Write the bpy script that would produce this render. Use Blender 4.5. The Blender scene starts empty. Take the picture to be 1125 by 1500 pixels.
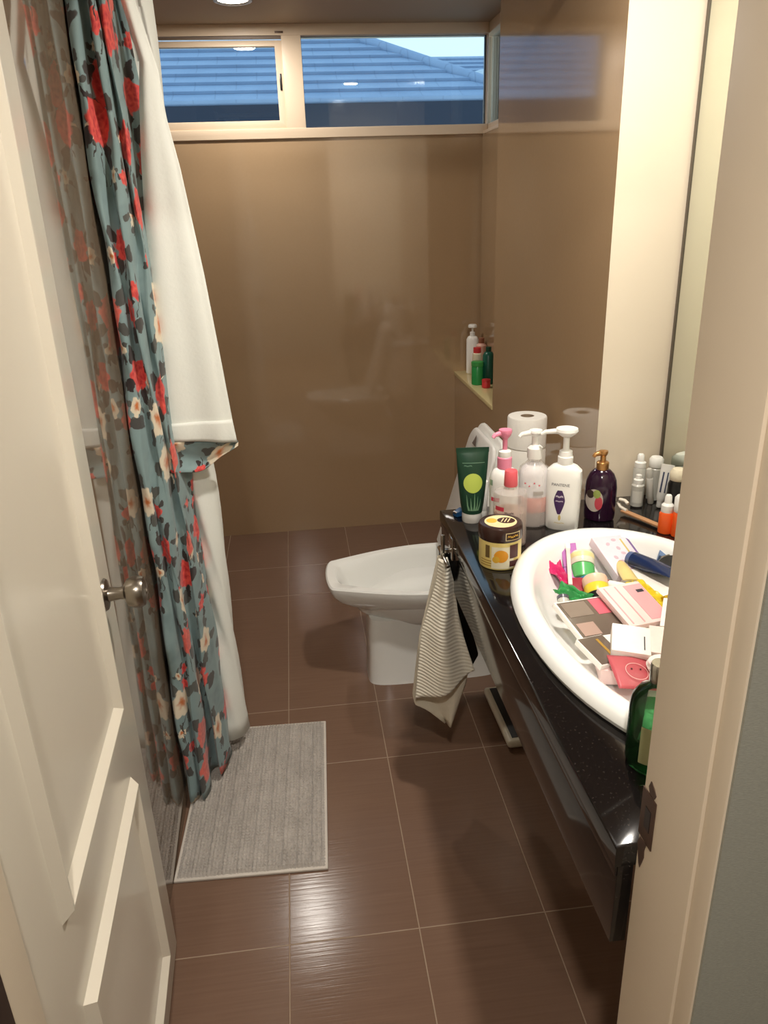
import bpy, bmesh, math, random
from mathutils import Vector, Matrix
random.seed(7)
PI = math.pi
SC = bpy.context.scene
COL = SC.collection

# ------------------------------------------------------------------ helpers
def lin(c):
    return tuple(((v / 255) / 12.92 if v / 255 <= .04045 else ((v / 255 + .055) / 1.055) ** 2.4) for v in c)

class NT:
    """small wrapper to write shader maths"""
    def __init__(s, name):
        s.m = bpy.data.materials.new(name); s.m.use_nodes = True
        s.t = s.m.node_tree; s.t.nodes.clear()
        s.out = s.n('ShaderNodeOutputMaterial')
    def n(s, kind, **kw):
        x = s.t.nodes.new(kind)
        for k, v in kw.items(): setattr(x, k, v)
        return x
    def put(s, sock, v):
        if hasattr(v, 'is_output') or isinstance(v, bpy.types.NodeSocket): s.t.links.new(v, sock)
        else: sock.default_value = v
    def math(s, op, a, b=None, c=None, clamp=False):
        x = s.n('ShaderNodeMath', operation=op); x.use_clamp = clamp
        s.put(x.inputs[0], a)
        if b is not None: s.put(x.inputs[1], b)
        if c is not None: s.put(x.inputs[2], c)
        return x.outputs[0]
    def vm(s, op, a, b=None, out=0):
        x = s.n('ShaderNodeVectorMath', operation=op); s.put(x.inputs[0], a)
        if b is not None: s.put(x.inputs[1], b)
        return x.outputs[out]
    def mix(s, f, a, b):
        x = s.n('ShaderNodeMix', data_type='RGBA'); s.put(x.inputs[0], f)
        s.put(x.inputs[6], a if not isinstance(a, tuple) else (*a[:3], 1)); s.put(x.inputs[7], b if not isinstance(b, tuple) else (*b[:3], 1))
        return x.outputs[2]
    def step(s, v, e0, e1):
        x = s.n('ShaderNodeMapRange', interpolation_type='SMOOTHSTEP'); s.put(x.inputs[0], v)
        s.put(x.inputs[1], e0); s.put(x.inputs[2], e1); x.inputs[3].default_value = 0; x.inputs[4].default_value = 1
        return x.outputs[0]
    def noise(s, vec, scale, detail=3, rough=.5, out=0):
        x = s.n('ShaderNodeTexNoise'); s.put(x.inputs['Vector'], vec); x.inputs['Scale'].default_value = scale
        x.inputs['Detail'].default_value = detail; x.inputs['Roughness'].default_value = rough
        return x.outputs[out]
    def coord(s, which='Object'):
        return s.n('ShaderNodeTexCoord').outputs[which]
    def bsdf(s, color, rough=.5, **kw):
        b = s.n('ShaderNodeBsdfPrincipled')
        s.put(b.inputs['Base Color'], (*color, 1) if isinstance(color, tuple) else color)
        s.put(b.inputs['Roughness'], rough)
        for k, v in kw.items(): s.put(b.inputs[k], v)
        s.t.links.new(b.outputs[0], s.out.inputs[0])
        return b
    def bump(s, b, h, dist=.001, strength=1):
        x = s.n('ShaderNodeBump'); x.inputs['Strength'].default_value = strength; x.inputs['Distance'].default_value = dist
        s.put(x.inputs['Height'], h); s.t.links.new(x.outputs[0], b.inputs['Normal'])

MATS = {}
def mat(name, rgb, rough=.45, var=.06, scale=40, bump=0, **kw):
    """plain procedural material with a little mottling"""
    if name in MATS: return MATS[name]
    t = NT(name); c = lin(rgb); o = t.coord()
    f = t.noise(o, scale, 3)
    col = t.mix(f, tuple(x * (1 - var) for x in c), tuple(min(1, x * (1 + var)) for x in c))
    b = t.bsdf(col, rough, **kw)
    if bump: t.bump(b, t.noise(o, scale * 4, 2), bump)
    MATS[name] = t.m
    return t.m

def obj(name, bm, m, parent=None, smooth=True, recalc=True):
    me = bpy.data.meshes.new(name)
    if recalc: bmesh.ops.recalc_face_normals(bm, faces=bm.faces)
    bm.to_mesh(me); bm.free()
    if isinstance(m, (list, tuple)):
        for x in m: me.materials.append(x)
    else: me.materials.append(m)
    if smooth:
        me.shade_smooth()
        me.set_sharp_from_angle(angle=math.radians(38))
    o = bpy.data.objects.new(name, me); COL.objects.link(o)
    if parent: o.parent = parent
    return o
def thing(name, label, cat, loc=(0, 0, 0), rot=(0, 0, 0), group=None):
    o = bpy.data.objects.new(name, None); COL.objects.link(o); o.empty_display_size = .05
    o.location = loc; o.rotation_euler = rot; o['label'] = label; o['category'] = cat
    if group: o['group'] = group
    return o
def tag(o, label, cat, group=None):
    o['label'] = label; o['category'] = cat
    if group: o['group'] = group
    return o
def struct(name, bm, m, parent=None, smooth=True):
    o = obj(name, bm, m, parent, smooth)
    if not parent: o['kind'] = 'structure'
    return o
def sroot(name, loc=(0, 0, 0)):
    o = bpy.data.objects.new(name, None); COL.objects.link(o); o.location = loc; o['kind'] = 'structure'; return o

def box(x0, x1, y0, y1, z0, z1, bev=0, seg=2, bm=None):
    new = bm is None
    bm = bm or bmesh.new()
    r = bmesh.ops.create_cube(bm, size=1)
    for v in r['verts']:
        v.co = Vector(((x0 + x1) / 2 + v.co.x * (x1 - x0), (y0 + y1) / 2 + v.co.y * (y1 - y0), (z0 + z1) / 2 + v.co.z * (z1 - z0)))
    if bev:
        es = list({e for v in r['verts'] for e in v.link_edges})
        bmesh.ops.bevel(bm, geom=es, offset=bev, segments=seg, profile=.6, affect='EDGES')
    return bm
def xf(bm, M):
    bmesh.ops.transform(bm, matrix=M, verts=bm.verts); return bm
def loft(rings, close=True, cap0=True, cap1=True, bm=None):
    bm = bm or bmesh.new(); rows = []
    for r in rings: rows.append([bm.verts.new(p) for p in r])
    n = len(rows[0])
    for a, b in zip(rows, rows[1:]):
        for i in range(n if close else n - 1):
            j = (i + 1) % n
            try: bm.faces.new((a[i], a[j], b[j], b[i]))
            except ValueError: pass
    if cap0: bm.faces.new(rows[0][::-1])
    if cap1: bm.faces.new(rows[-1])
    return bm
def sup(a, b, z, n=40, e=2.0, cx=0, cy=0):
    out = []
    for i in range(n):
        t = 2 * PI * i / n; c, s = math.cos(t), math.sin(t)
        out.append((cx + a * math.copysign(abs(c) ** (2 / e), c), cy + b * math.copysign(abs(s) ** (2 / e), s), z))
    return out
def lathe(prof, n=36, sy=1.0, e=2.0, cx=0, cy=0):
    """prof: (radius, z) list, sy squashes the depth"""
    return loft([sup(max(r, .0004), max(r, .0004) * sy, z, n, e, cx, cy) for r, z in prof])
def tube(pts, r, n=10, rr=None, flat=1.0):
    pts = [Vector(p) for p in pts]; rings = []
    up = Vector((0, 0, 1))
    for i, p in enumerate(pts):
        d = (pts[min(i + 1, len(pts) - 1)] - pts[max(i - 1, 0)]).normalized()
        s = d.cross(up)
        if s.length < .05: s = d.cross(Vector((1, 0, 0)))
        s.normalize(); u = s.cross(d).normalized(); q = rr[i] if rr else r
        rings.append([p + (s * math.cos(2 * PI * k / n) + u * flat * math.sin(2 * PI * k / n)) * q for k in range(n)])
    return loft(rings)
def grid(nu, nv, f, uv=None):
    bm = bmesh.new(); lay = bm.loops.layers.uv.new('UVMap') if uv else None
    V = [[bm.verts.new(f(i / nu, j / nv)) for i in range(nu + 1)] for j in range(nv + 1)]
    for j in range(nv):
        for i in range(nu):
            fc = bm.faces.new((V[j][i], V[j][i + 1], V[j + 1][i + 1], V[j + 1][i]))
            if uv:
                for l, (a, b) in zip(fc.loops, ((i, j), (i + 1, j), (i + 1, j + 1), (i, j + 1))): l[lay].uv = uv(a / nu, b / nv)
    return bm
def solid(o, t, off=0):
    m = o.modifiers.new('thick', 'SOLIDIFY'); m.thickness = t; m.offset = off
def lerp(tab, x):
    if x <= tab[0][0]: return tab[0][1:] if len(tab[0]) > 2 else tab[0][1]
    for a, b in zip(tab, tab[1:]):
        if x <= b[0]:
            t = (x - a[0]) / (b[0] - a[0]); r = [p + (q - p) * t for p, q in zip(a[1:], b[1:])]
            return r if len(r) > 1 else r[0]
    return tab[-1][1:] if len(tab[-1]) > 2 else tab[-1][1]

# decals that hug the front (-Y) of a lofted bottle: surf(z) -> (a, b, exponent)
def hug(surf, u, z, off=.0005):
    a, b, e = surf(z); q = min(abs(u) / a, .985)
    return Vector((u * (1 + off / a), -b * (1 - q ** e) ** (1 / e) - off, z))
def dec_ellipse(surf, u0, z0, ru, rz, off=.0005, n=28, rings=4):
    bm = bmesh.new(); c = bm.verts.new(hug(surf, u0, z0, off)); prev = None
    for k in range(1, rings + 1):
        row = [bm.verts.new(hug(surf, u0 + ru * k / rings * math.cos(2 * PI * i / n), z0 + rz * k / rings * math.sin(2 * PI * i / n), off)) for i in range(n)]
        for i in range(n):
            j = (i + 1) % n
            bm.faces.new((c, row[i], row[j]) if prev is None else (prev[i], row[i], row[j], prev[j]))
        prev = row
    return bm
def dec_rect(surf, u0, u1, z0, z1, off=.0005, nu=14, nv=6):
    return grid(nu, nv, lambda i, j: hug(surf, u0 + (u1 - u0) * i, z0 + (z1 - z0) * j, off))
def dec_strip(surf, pts, w0, w1, off=.0006):
    """tapered stroke through (u,z) points"""
    n = len(pts) - 1; bm = bmesh.new(); L = []
    for i, (u, z) in enumerate(pts):
        w = w0 + (w1 - w0) * i / n; L.append((bm.verts.new(hug(surf, u - w, z, off)), bm.verts.new(hug(surf, u + w, z, off))))
    for a, b in zip(L, L[1:]): bm.faces.new((a[0], a[1], b[1], b[0]))
    return bm
def text_bm(s, size):
    cu = bpy.data.curves.new('lettering', 'FONT'); cu.body = s; cu.size = size; cu.align_x = 'CENTER'; cu.align_y = 'CENTER'
    o = bpy.data.objects.new('lettering', cu); COL.objects.link(o)
    dg = bpy.context.evaluated_depsgraph_get(); me = bpy.data.meshes.new_from_object(o.evaluated_get(dg))
    bm = bmesh.new(); bm.from_mesh(me)
    bpy.data.objects.remove(o); bpy.data.curves.remove(cu); bpy.data.meshes.remove(me)
    bmesh.ops.triangulate(bm, faces=bm.faces)
    return bm
def dec_text(surf, s, size, u0, z0, off=.0007, squash=1.0):
    bm = text_bm(s, size)
    for v in bm.verts: v.co = hug(surf, u0 + v.co.x * squash, z0 + v.co.y, off)
    return bm
def dec_scrawl(surf, w, h, u0, z0, off=.0007, n=13):
    """blurred unreadable line of print as one zigzag stroke"""
    bm = bmesh.new(); L = []
    for i in range(n):
        u = u0 - w / 2 + w * i / (n - 1); z = z0 + h * (.5 if i % 2 else -.5) * (.6 + .4 * math.sin(i * 2.3)); t = h * .22
        L.append((bm.verts.new(hug(surf, u, z - t, off)), bm.verts.new(hug(surf, u, z + t, off))))
    for a, b in zip(L, L[1:]): bm.faces.new((a[0], b[0], b[1], a[1]))
    return bm
def face_cam(x, y):     # turn an object's -Y side to the doorway
    return math.atan2(-x, y)

# ------------------------------------------------------------------ materials
def tile_wall():
    t = NT('glossy brown wall tile'); o = t.coord()
    n1 = t.noise(o, 3, 4); n2 = t.noise(o, 90, 2)
    c = t.mix(n1, lin((166, 139, 107)), lin((176, 148, 116)))
    c = t.mix(t.math('MULTIPLY', n2, .25), c, lin((155, 128, 97)))
    b = t.bsdf(c, .075, **{'IOR': 1.95})
    t.bump(b, t.noise(o, 2.5, 1), .0012, .2)
    return t.m
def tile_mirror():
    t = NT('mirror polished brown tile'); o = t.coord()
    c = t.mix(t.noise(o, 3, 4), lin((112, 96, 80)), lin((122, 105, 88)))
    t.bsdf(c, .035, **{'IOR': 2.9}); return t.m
def tile_floor():
    t = NT('dark brown floor tile'); o = t.coord(); s = t.n('ShaderNodeSeparateXYZ'); t.put(s.inputs[0], o)
    x, y = s.outputs[0], s.outputs[1]
    fx = t.math('FRACT', t.math('DIVIDE', t.math('ADD', x, 10 * .3003 + .116), .3003))
    gx = t.math('MULTIPLY', t.math('MINIMUM', fx, t.math('SUBTRACT', 1, fx)), .3003)
    d = gx
    for r in (.666, 1.267, 1.868, 2.158, 2.99, 3.287):
        d = t.math('MINIMUM', d, t.math('ABSOLUTE', t.math('SUBTRACT', y, r)))
    g = t.step(d, .0008, .0020)
    st = t.n('ShaderNodeMapping'); t.put(st.inputs[0], o); st.inputs['Scale'].default_value = (5, 150, 1)
    streak = t.noise(st.outputs[0], 1, 3)
    tilec = t.mix(streak, lin((110, 85, 70)), lin((130, 103, 86)))
    tilec = t.mix(t.math('MULTIPLY', t.noise(o, 5, 3), .4), tilec, lin((106, 82, 68)))
    c = t.mix(g, lin((158, 136, 116)), tilec)
    ro = t.math('ADD', .17, t.math('MULTIPLY', t.math('SUBTRACT', 1, g), .5))
    b = t.bsdf(c, ro, **{'IOR': 1.38})
    h = t.math('ADD', g, t.math('MULTIPLY', streak, .30))
    t.bump(b, h, .0012, .7)
    return t.m
def granite():
    t = NT('polished black granite'); o = t.coord()
    v = t.noise(o, 260, 2); f = t.step(v, .60, .74)
    c = t.mix(f, lin((20, 17, 17)), lin((52, 45, 42)))
    t.bsdf(c, .09, **{'IOR': 1.55}); return t.m
def clear(name, tint, rough=.03, f=1.45):
    t = NT(name)
    a = t.n('ShaderNodeBsdfTransparent'); a.inputs[0].default_value = (*lin(tint), 1)
    g = t.n('ShaderNodeBsdfGlossy'); g.inputs['Roughness'].default_value = rough
    fr = t.n('ShaderNodeFresnel'); fr.inputs[0].default_value = f
    m = t.n('ShaderNodeMixShader'); t.put(m.inputs[0], fr.outputs[0]); t.put(m.inputs[1], a.outputs[0]); t.put(m.inputs[2], g.outputs[0])
    t.put(t.out.inputs[0], m.outputs[0]); return t.m
def milky(name, tint, body, k):
    """cloudy plastic or liquid: part see-through, part diffuse"""
    t = NT(name)
    a = t.n('ShaderNodeBsdfTransparent'); a.inputs[0].default_value = (*lin(tint), 1)
    p = t.n('ShaderNodeBsdfPrincipled'); p.inputs['Base Color'].default_value = (*lin(body), 1); p.inputs['Roughness'].default_value = .12
    m = t.n('ShaderNodeMixShader'); m.inputs[0].default_value = k; t.put(m.inputs[1], a.outputs[0]); t.put(m.inputs[2], p.outputs[0])
    t.put(t.out.inputs[0], m.outputs[0]); return t.m
def wallpaper():
    t = NT('woven grey green wallpaper'); o = t.coord(); s = t.n('ShaderNodeSeparateXYZ'); t.put(s.inputs[0], o)
    mp = t.n('ShaderNodeMapping'); t.put(mp.inputs[0], o); mp.inputs['Scale'].default_value = (220, 220, 1400)
    w = t.noise(mp.outputs[0], 1, 2)
    c = t.mix(w, lin((136, 136, 126)), lin((168, 167, 156)))
    b = t.bsdf(c, .8); t.bump(b, w, .0004, .6); return t.m
def floral():
    """blue-grey cloth printed with red roses, cream blossoms and dark leaf sprays"""
    t = NT('floral printed cloth'); uv = t.coord('UV')
    wn = t.noise(uv, 38, 2, out=1)
    warp = t.vm('MULTIPLY', t.vm('SUBTRACT', wn, (.5, .5, .5)), (.034, .034, 0))
    P = t.vm('ADD', uv, warp)
    base = t.mix(t.noise(uv, 9, 3), lin((112, 136, 138)), lin((142, 163, 164)))
    base = t.mix(t.math('MULTIPLY', t.step(t.noise(uv, 16, 2), .5, .75), .5), base, lin((96, 116, 118)))
    def layer(col, scale, off, R0, Rv, keep, leaf=True, kinds=.62):
        v = t.n('ShaderNodeTexVoronoi', voronoi_dimensions='2D', feature='F1'); q = t.vm('ADD', P, off)
        t.put(v.inputs['Vector'], q); v.inputs['Scale'].default_value = scale; v.inputs['Randomness'].default_value = .8
        L = t.vm('SUBTRACT', q, v.outputs['Position'])
        s = t.n('ShaderNodeSeparateXYZ'); t.put(s.inputs[0], L)
        r = t.math('SQRT', t.math('ADD', t.math('MULTIPLY', s.outputs[0], s.outputs[0]), t.math('MULTIPLY', s.outputs[1], s.outputs[1])))
        an = t.math('ARCTAN2', s.outputs[1], s.outputs[0])
        cs = t.n('ShaderNodeSeparateColor'); t.put(cs.inputs[0], v.outputs['Color'])
        k1, k2, k3 = cs.outputs
        on = t.math('LESS_THAN', k3, keep)
        R = t.math('ADD', R0, t.math('MULTIPLY', k2, Rv))
        pet = t.math('ADD', .91, t.math('MULTIPLY', t.math('COSINE', t.math('ADD', t.math('MULTIPLY', an, 6), t.math('MULTIPLY', k1, 20))), .09))
        rt = t.math('MULTIPLY', R, pet); rn = t.math('DIVIDE', r, rt)
        if leaf:
            lc = t.math('COSINE', t.math('ADD', t.math('MULTIPLY', an, 4), t.math('MULTIPLY', k2, 30)))
            rr = t.math('DIVIDE', r, R)
            th = t.math('ADD', .30, t.math('MULTIPLY', t.math('ABSOLUTE', t.math('SUBTRACT', rr, 1.25)), .95))
            lf = t.math('MULTIPLY', t.step(t.math('SUBTRACT', lc, th), -.03, .08), t.math('LESS_THAN', rr, 2.1))
            lf = t.math('MULTIPLY', lf, on)
            lcol = t.mix(k1, lin((48, 38, 38)), lin((84, 86, 82)))
            col = t.mix(lf, col, lcol)
            # thin stem
            sm = t.math('MULTIPLY', t.step(t.math('ABSOLUTE', t.math('ADD', s.outputs[0], t.math('MULTIPLY', t.math('SINE', t.math('MULTIPLY', s.outputs[1], 60)), .006))), .0022, .0012), t.math('LESS_THAN', s.outputs[1], 0))
            sm = t.math('MULTIPLY', t.math('MULTIPLY', sm, on), t.math('LESS_THAN', rr, 2.6))
            col = t.mix(sm, col, lin((52, 46, 44)))
        pv = t.n('ShaderNodeTexVoronoi', voronoi_dimensions='2D', feature='F1'); t.put(pv.inputs['Vector'], P); pv.inputs['Scale'].default_value = 75
        pd = t.math('MULTIPLY', pv.outputs['Distance'], 1.25, clamp=True)
        red = t.mix(pd, lin((176, 30, 46)), lin((230, 92, 78)))
        red = t.mix(t.step(rn, .6, 1.0), red, lin((222, 78, 72)))
        red = t.mix(t.math('MULTIPLY', t.step(k1, .3, .5), .35), red, lin((238, 140, 120)))
        cream = t.mix(t.step(rn, .1, .65), lin((196, 108, 50)), lin((226, 212, 188)))
        fl = t.mix(t.math('GREATER_THAN', k1, kinds), red, cream)
        inside = t.math('MULTIPLY', t.step(rn, 1.06, .90), on)
        return t.mix(inside, col, fl)
    c = layer(base, 1 / .085, (3.3, 1.7, 0), .014, .009, .55, True, .45)
    c = layer(c, 1 / .150, (0, 0, 0), .036, .016, .95, True, .70)
    b = t.bsdf(c, .75, **{'Sheen Weight': .2})
    fine = t.noise(uv, 700, 1)
    t.bump(b, fine, .0003, .4)
    return t.m

M_WALL, M_FLOOR, M_GRAN, M_PAPER, M_FLORAL = tile_wall(), tile_floor(), granite(), wallpaper(), floral()
M_PORC = mat('white glazed ceramic', (236, 236, 232), .12, .01)
M_SINK = mat('white sink ceramic', (246, 246, 243), .14, .01)
M_DOOR = mat('glossy cream door paint', (228, 219, 203), .2, .015, 8, IOR=1.5)
M_JAMB = mat('cream frame paint', (224, 208, 186), .42, .02, 10)
M_CREAM = mat('glossy cream tile', (222, 209, 189), .13, .015, 4)
M_LEDGE = mat('cream ledge tile', (214, 198, 148), .18, .03, 20)
M_CEIL = mat('painted ceiling board', (168, 146, 122), .6, .02, 6)
M_ALU = mat('beige window frame', (226, 204, 178), .4, .015, 10)
M_WHITEP = mat('white plastic', (240, 239, 234), .3, .01)
M_CHROME = mat('brushed chrome', (200, 196, 188), .2, .02, Metallic=1.0)
M_STEEL = mat('satin steel', (150, 142, 132), .28, .05, Metallic=1.0)
M_BLACKP = mat('black plastic', (18, 18, 20), .3, .02)
M_DARKM = mat('dark bronze metal', (92, 72, 62), .4, .1, Metallic=.5)
M_LINER = mat('white liner cloth', (238, 239, 232), .6, .012, 30, bump=.0004)
M_GLASS = clear('window glass', (232, 240, 246), .01, 1.5)
M_INK = mat('dark print', (48, 44, 52), .5)
M_PINK = mat('pink plastic', (238, 142, 170), .3, .02)
M_PAPERW = mat('white tissue paper', (240, 236, 228), .9, .02, 60, bump=.0006)

# ------------------------------------------------------------------ room shell
YB = 3.725
struct('floor', box(-1.35, 1.15, .50, 3.80, -.06, 0), M_FLOOR)
struct('ceiling', box(-1.35, 1.15, .50, 3.80, 2.30, 2.36), M_CEIL)
struct('wall_back', box(-1.35, 1.15, YB, YB + .12, -.06, 1.868), M_WALL)
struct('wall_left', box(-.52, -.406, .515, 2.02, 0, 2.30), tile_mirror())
struct('wall_shower', box(-1.35, -1.25, 2.02, YB, -.06, 2.36), M_WALL)
struct('wall_shower_front', box(-1.35, -.52, 1.92, 2.02, -.06, 2.36), M_WALL)
b = box(.78, 1.15, 1.875, 2.975, -.06, 2.30)
for f in b.faces: f.material_index = 1 if f.normal.y < -.9 else 0
struct('wall_pier', b, [M_WALL, M_CREAM])
struct('wall_niche_low', box(.78, 1.15, 2.975, YB, -.06, .782), M_WALL)
struct('trim_ledge', box(.776, .905, 2.975, YB, .782, .80, .002), M_LEDGE)
struct('wall_niche', box(.905, 1.15, 2.975, YB, .782, 1.868), M_WALL)
struct('wall_right', box(.968, 1.15, .50, 1.875, -.06, 2.30), M_CREAM)
# front wall with the doorway
struct('wall_front', box(.376, 1.15, .5235, .668, -.06, 2.36), M_PAPER)
struct('wall_front_inside', box(.392, .968, .668, .6725, 0, 2.30), M_CREAM)
struct('wall_front_left', box(-1.35, -.355, .515, .62, -.06, 2.36), M_PAPER)
struct('wall_front_header', box(-.355, .376, .529, .672, 2.06, 2.36), M_PAPER)
# jamb on the right: reveal, stop bead and strike plate
jr = sroot('trim_right')
struct('reveal', box(.370, .392, .556, .672, 0, 2.06, .0015), M_JAMB, jr)
struct('stop_bead', box(.3735, .392, .527, .5558, 0, 2.06, .0015), M_JAMB, jr)
sp = obj('strike_plate', box(.3685, .3702, .640, .6725, .842, .912, .0005), M_DARKM, jr)
obj('latch_hole', box(.3680, .3686, .648, .661, .862, .892), M_BLACKP, sp)
b = bmesh.new(); ring = []
chip = [(y - .016, z) for y, z in [(.668, .840), (.684, .838), (.688, .826), (.684, .812), (.680, .800), (.677, .796), (.673, .808), (.670, .818), (.671, .828)]]
b.faces.new([b.verts.new((.3690, y, z)) for y, z in chip]); b.faces.new([b.verts.new((.3690, y, z)) for y, z in [(.646, .914), (.657, .913), (.661, .921), (.657, .931), (.649, .927), (.643, .921)]][::-1])
ret = bmesh.ops.extrude_face_region(b, geom=b.faces[:]); bmesh.ops.translate(b, vec=(.0012, 0, 0), verts=[v for v in ret['geom'] if isinstance(v, bmesh.types.BMVert)])
obj('paint_chip', b, M_DARKM, jr, False)
jl = sroot('trim_left')
struct('reveal', box(-.355, -.337, .572, .628, 0, 2.06, .001), M_JAMB, jl)
struct('stop_bead', box(-.355, -.336, .510, .571, 0, 2.06, .001), mat('dark brown strip', (52, 38, 32), .5), jl)  # hall-side strip of the left jamb, coloured an even dark brown
struct('trim_header', box(-.337, .37, .556, .66, 2.04, 2.06), M_JAMB)
# hallway the camera looks in from
struct('floor_hall', box(-1.35, 1.6, -1.6, .50, -.06, -.002), mat('hall floor', (120, 96, 74), .4))
struct('ceiling_hall', box(-1.35, 1.6, -1.6, .515, 2.36, 2.42), mat('hall ceiling', (215, 208, 196), .7))
struct('wall_hall_back', box(-1.35, 1.6, -1.7, -1.6, -.06, 2.42), mat('hall paint', (200, 190, 172), .7))
struct('wall_hall_left', box(-1.45, -1.35, -1.7, .62, -.06, 2.42), mat('hall paint', (200, 190, 172), .7))
struct('wall_hall_right', box(1.6, 1.7, -1.7, .62, -.06, 2.42), M_PAPER)
struct('wall_hall_end', box(1.15, 1.6, .515, .62, -.06, 2.42), M_PAPER)

# ------------------------------------------------------------------ windows
w1 = sroot('window_1')
z0, z1 = 1.868, 2.30
def bar(name, x0, x1, za, zb, y0=YB - .012, y1=YB + .07, par=w1, m=M_ALU, bev=.002):
    return obj(name, box(x0, x1, y0, y1, za, zb, bev), m, par)
def rect_frame(x0, x1, za, zb, l, r, bt, tp, y0, y1):
    """one frame mesh around an opening"""
    bm = bmesh.new(); o = [(x0, za), (x1, za), (x1, zb), (x0, zb)]; i = [(x0 + l, za + bt), (x1 - r, za + bt), (x1 - r, zb - tp), (x0 + l, zb - tp)]
    A = [[bm.verts.new((x, y, z)) for x, z in q] for y, q in ((y0, o), (y0, i), (y1, i), (y1, o))]
    for p, q in zip(A, A[1:] + A[:1]):
        for k in range(4): bm.faces.new((p[k], p[(k + 1) % 4], q[(k + 1) % 4], q[k]))
    bmesh.ops.recalc_face_normals(bm, faces=bm.faces)
    bmesh.ops.bevel(bm, geom=bm.edges[:], offset=.0015, segments=1, affect='EDGES')
    return bm
obj('outer_frame', rect_frame(-1.25, .925, z0, z1, .04, .003, .040, .042, YB - .012, YB + .07), M_ALU, w1)
bar('mullion', .030, .112, z0 + .03, z1 - .035, YB - .010, YB + .068)
sash = obj('sash', rect_frame(-.60, .042, z0 + .036, z1 - .058, .05, .042, .036, .022, YB - .004, YB + .03), M_ALU, w1)
obj('sash', rect_frame(-1.22, -.58, z0 + .036, z1 - .058, .04, .05, .036, .018, YB + .03, YB + .06), M_ALU, w1)
obj('sash_lock', box(.012, .021, YB - .010, YB - .003, 2.055, 2.118, .003), M_BLACKP, sash)
obj('track', box(-1.2, .040, YB - .008, YB + .0, z1 - .053, z1 - .044), mat('dark track', (118, 100, 84), .5), w1)
obj('frame_clip', box(.005, .040, YB - .016, YB - .011, z1 - .034, z1 - .027, .001), M_DARKM, w1)
obj('pane', box(-.555, .002, YB + .010, YB + .015, z0 + .07, z1 - .074), M_GLASS, sash)
obj('pane', box(-1.19, -.62, YB + .043, YB + .048, z0 + .07, z1 - .074), M_GLASS, w1)
pn = obj('pane', box(.112, .918, -.003, .003, .0, z1 - z0 - .076), M_GLASS, w1); pn.location = (0, YB + .036, z0 + .037); pn.rotation_euler = (math.radians(1.5), 0, 0)
obj('bead', rect_frame(.108, .9225, z0 + .034, z1 - .036, .006, .006, .008, .006, YB + .026, YB + .040), mat('grey rubber bead', (92, 104, 116), .6), w1)
w2 = sroot('window_2')
def yframe(y0, y1, za, zb, l, r, bt, tp, x0, x1):
    bm = rect_frame(y0, y1, za, zb, l, r, bt, tp, x0, x1)
    return xf(bm, Matrix(((0, 1, 0, 0), (1, 0, 0, 0), (0, 0, 1, 0), (0, 0, 0, 1))))
obj('outer_frame', yframe(2.975, YB + .06, z0, z1, .04, .003, .040, .042, .926, .98), M_ALU, w2)
obj('sill', box(.905, 1.0, 2.975, YB, z0 - .002, z0 + .012, .001), M_ALU, w2)
obj('pane', box(.955, .961, 3.0, YB + .05, z0 + .038, z1 - .040), M_GLASS, w2)

# ------------------------------------------------------------------ outside
def shingle(name, ca, cb):
    t = NT(name); o = t.coord(); bt = t.n('ShaderNodeTexBrick'); sx = t.n('ShaderNodeSeparateXYZ'); t.put(sx.inputs[0], o)
    cv = t.n('ShaderNodeCombineXYZ'); t.put(cv.inputs[0], sx.outputs[0]); t.put(cv.inputs[1], t.math('DIVIDE', t.math('SUBTRACT', sx.outputs[1], 7.0), math.cos(math.radians(28))))
    t.put(bt.inputs[0], cv.outputs[0]); bt.inputs['Scale'].default_value = 1; bt.inputs['Mortar Size'].default_value = .006; bt.inputs['Mortar Smooth'].default_value = .3
    bt.inputs['Brick Width'].default_value = .34; bt.inputs['Row Height'].default_value = .19
    n = t.noise(o, 3, 3); c = t.mix(n, lin(ca), lin(cb)); c = t.mix(t.math('MULTIPLY', bt.outputs['Fac'], .28), c, lin((90, 104, 124)))
    t.bsdf(c, .55); return t.m
M_ROOF = shingle('blue grey roof tile', (126, 146, 172), (158, 176, 198))
M_EAVE = mat('dark eave board', (34, 42, 58), .6)
M_HWALL = mat('shaded house render', (70, 78, 92), .8)
def roof_plane(x0, x1, y0, zz, ang, n, step, cut=None):
    """one continuous stepped slope: every course a tread with a small drop to the next"""
    bm = bmesh.new(); nx = int((x1 - x0) / .3); ca, sa = math.cos(ang), math.sin(ang); prev = None
    prof = []
    for k in range(n):
        s0, s1 = k * step, (k + 1) * step
        for s, h in ((s0, .030), (s1, .006)):
            prof.append((y0 + s * ca - h * sa, zz + s * sa + h * ca))
    prof = [(y0 + .01, zz - .03)] + prof
    rows = []
    for y, z in prof: rows.append([bm.verts.new((x0 + (x1 - x0) * i / nx, y, z)) for i in range(nx + 1)])
    for a, b in zip(rows, rows[1:]):
        for i in range(nx): bm.faces.new((a[i], a[i + 1], b[i + 1], b[i]))
    if cut:
        bmesh.ops.bisect_plane(bm, geom=bm.verts[:] + bm.edges[:] + bm.faces[:], plane_co=cut[0], plane_no=cut[1], clear_outer=True)
    return bm
hs = thing('house', 'neighbouring house with a blue grey tiled hip roof outside the window', 'house', (0, 0, 0))
hp, hq = Vector((.702, 8.319, 3.111)), Vector((1.804, 7.253, 2.544))
hd = (hp - hq).normalized(); hn = Vector((-hd.y, hd.x, 0)).normalized()
if hn.x < 0: hn = -hn
o = obj('roof', roof_plane(-7.2, 3.0, 7.0, 2.41, math.radians(28), 22, .19, (hp, hn)), M_ROOF, hs, False)
solid(o, .02, -1)
ra, rb = hp + hd * 2.6, hq - hd * .33
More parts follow.
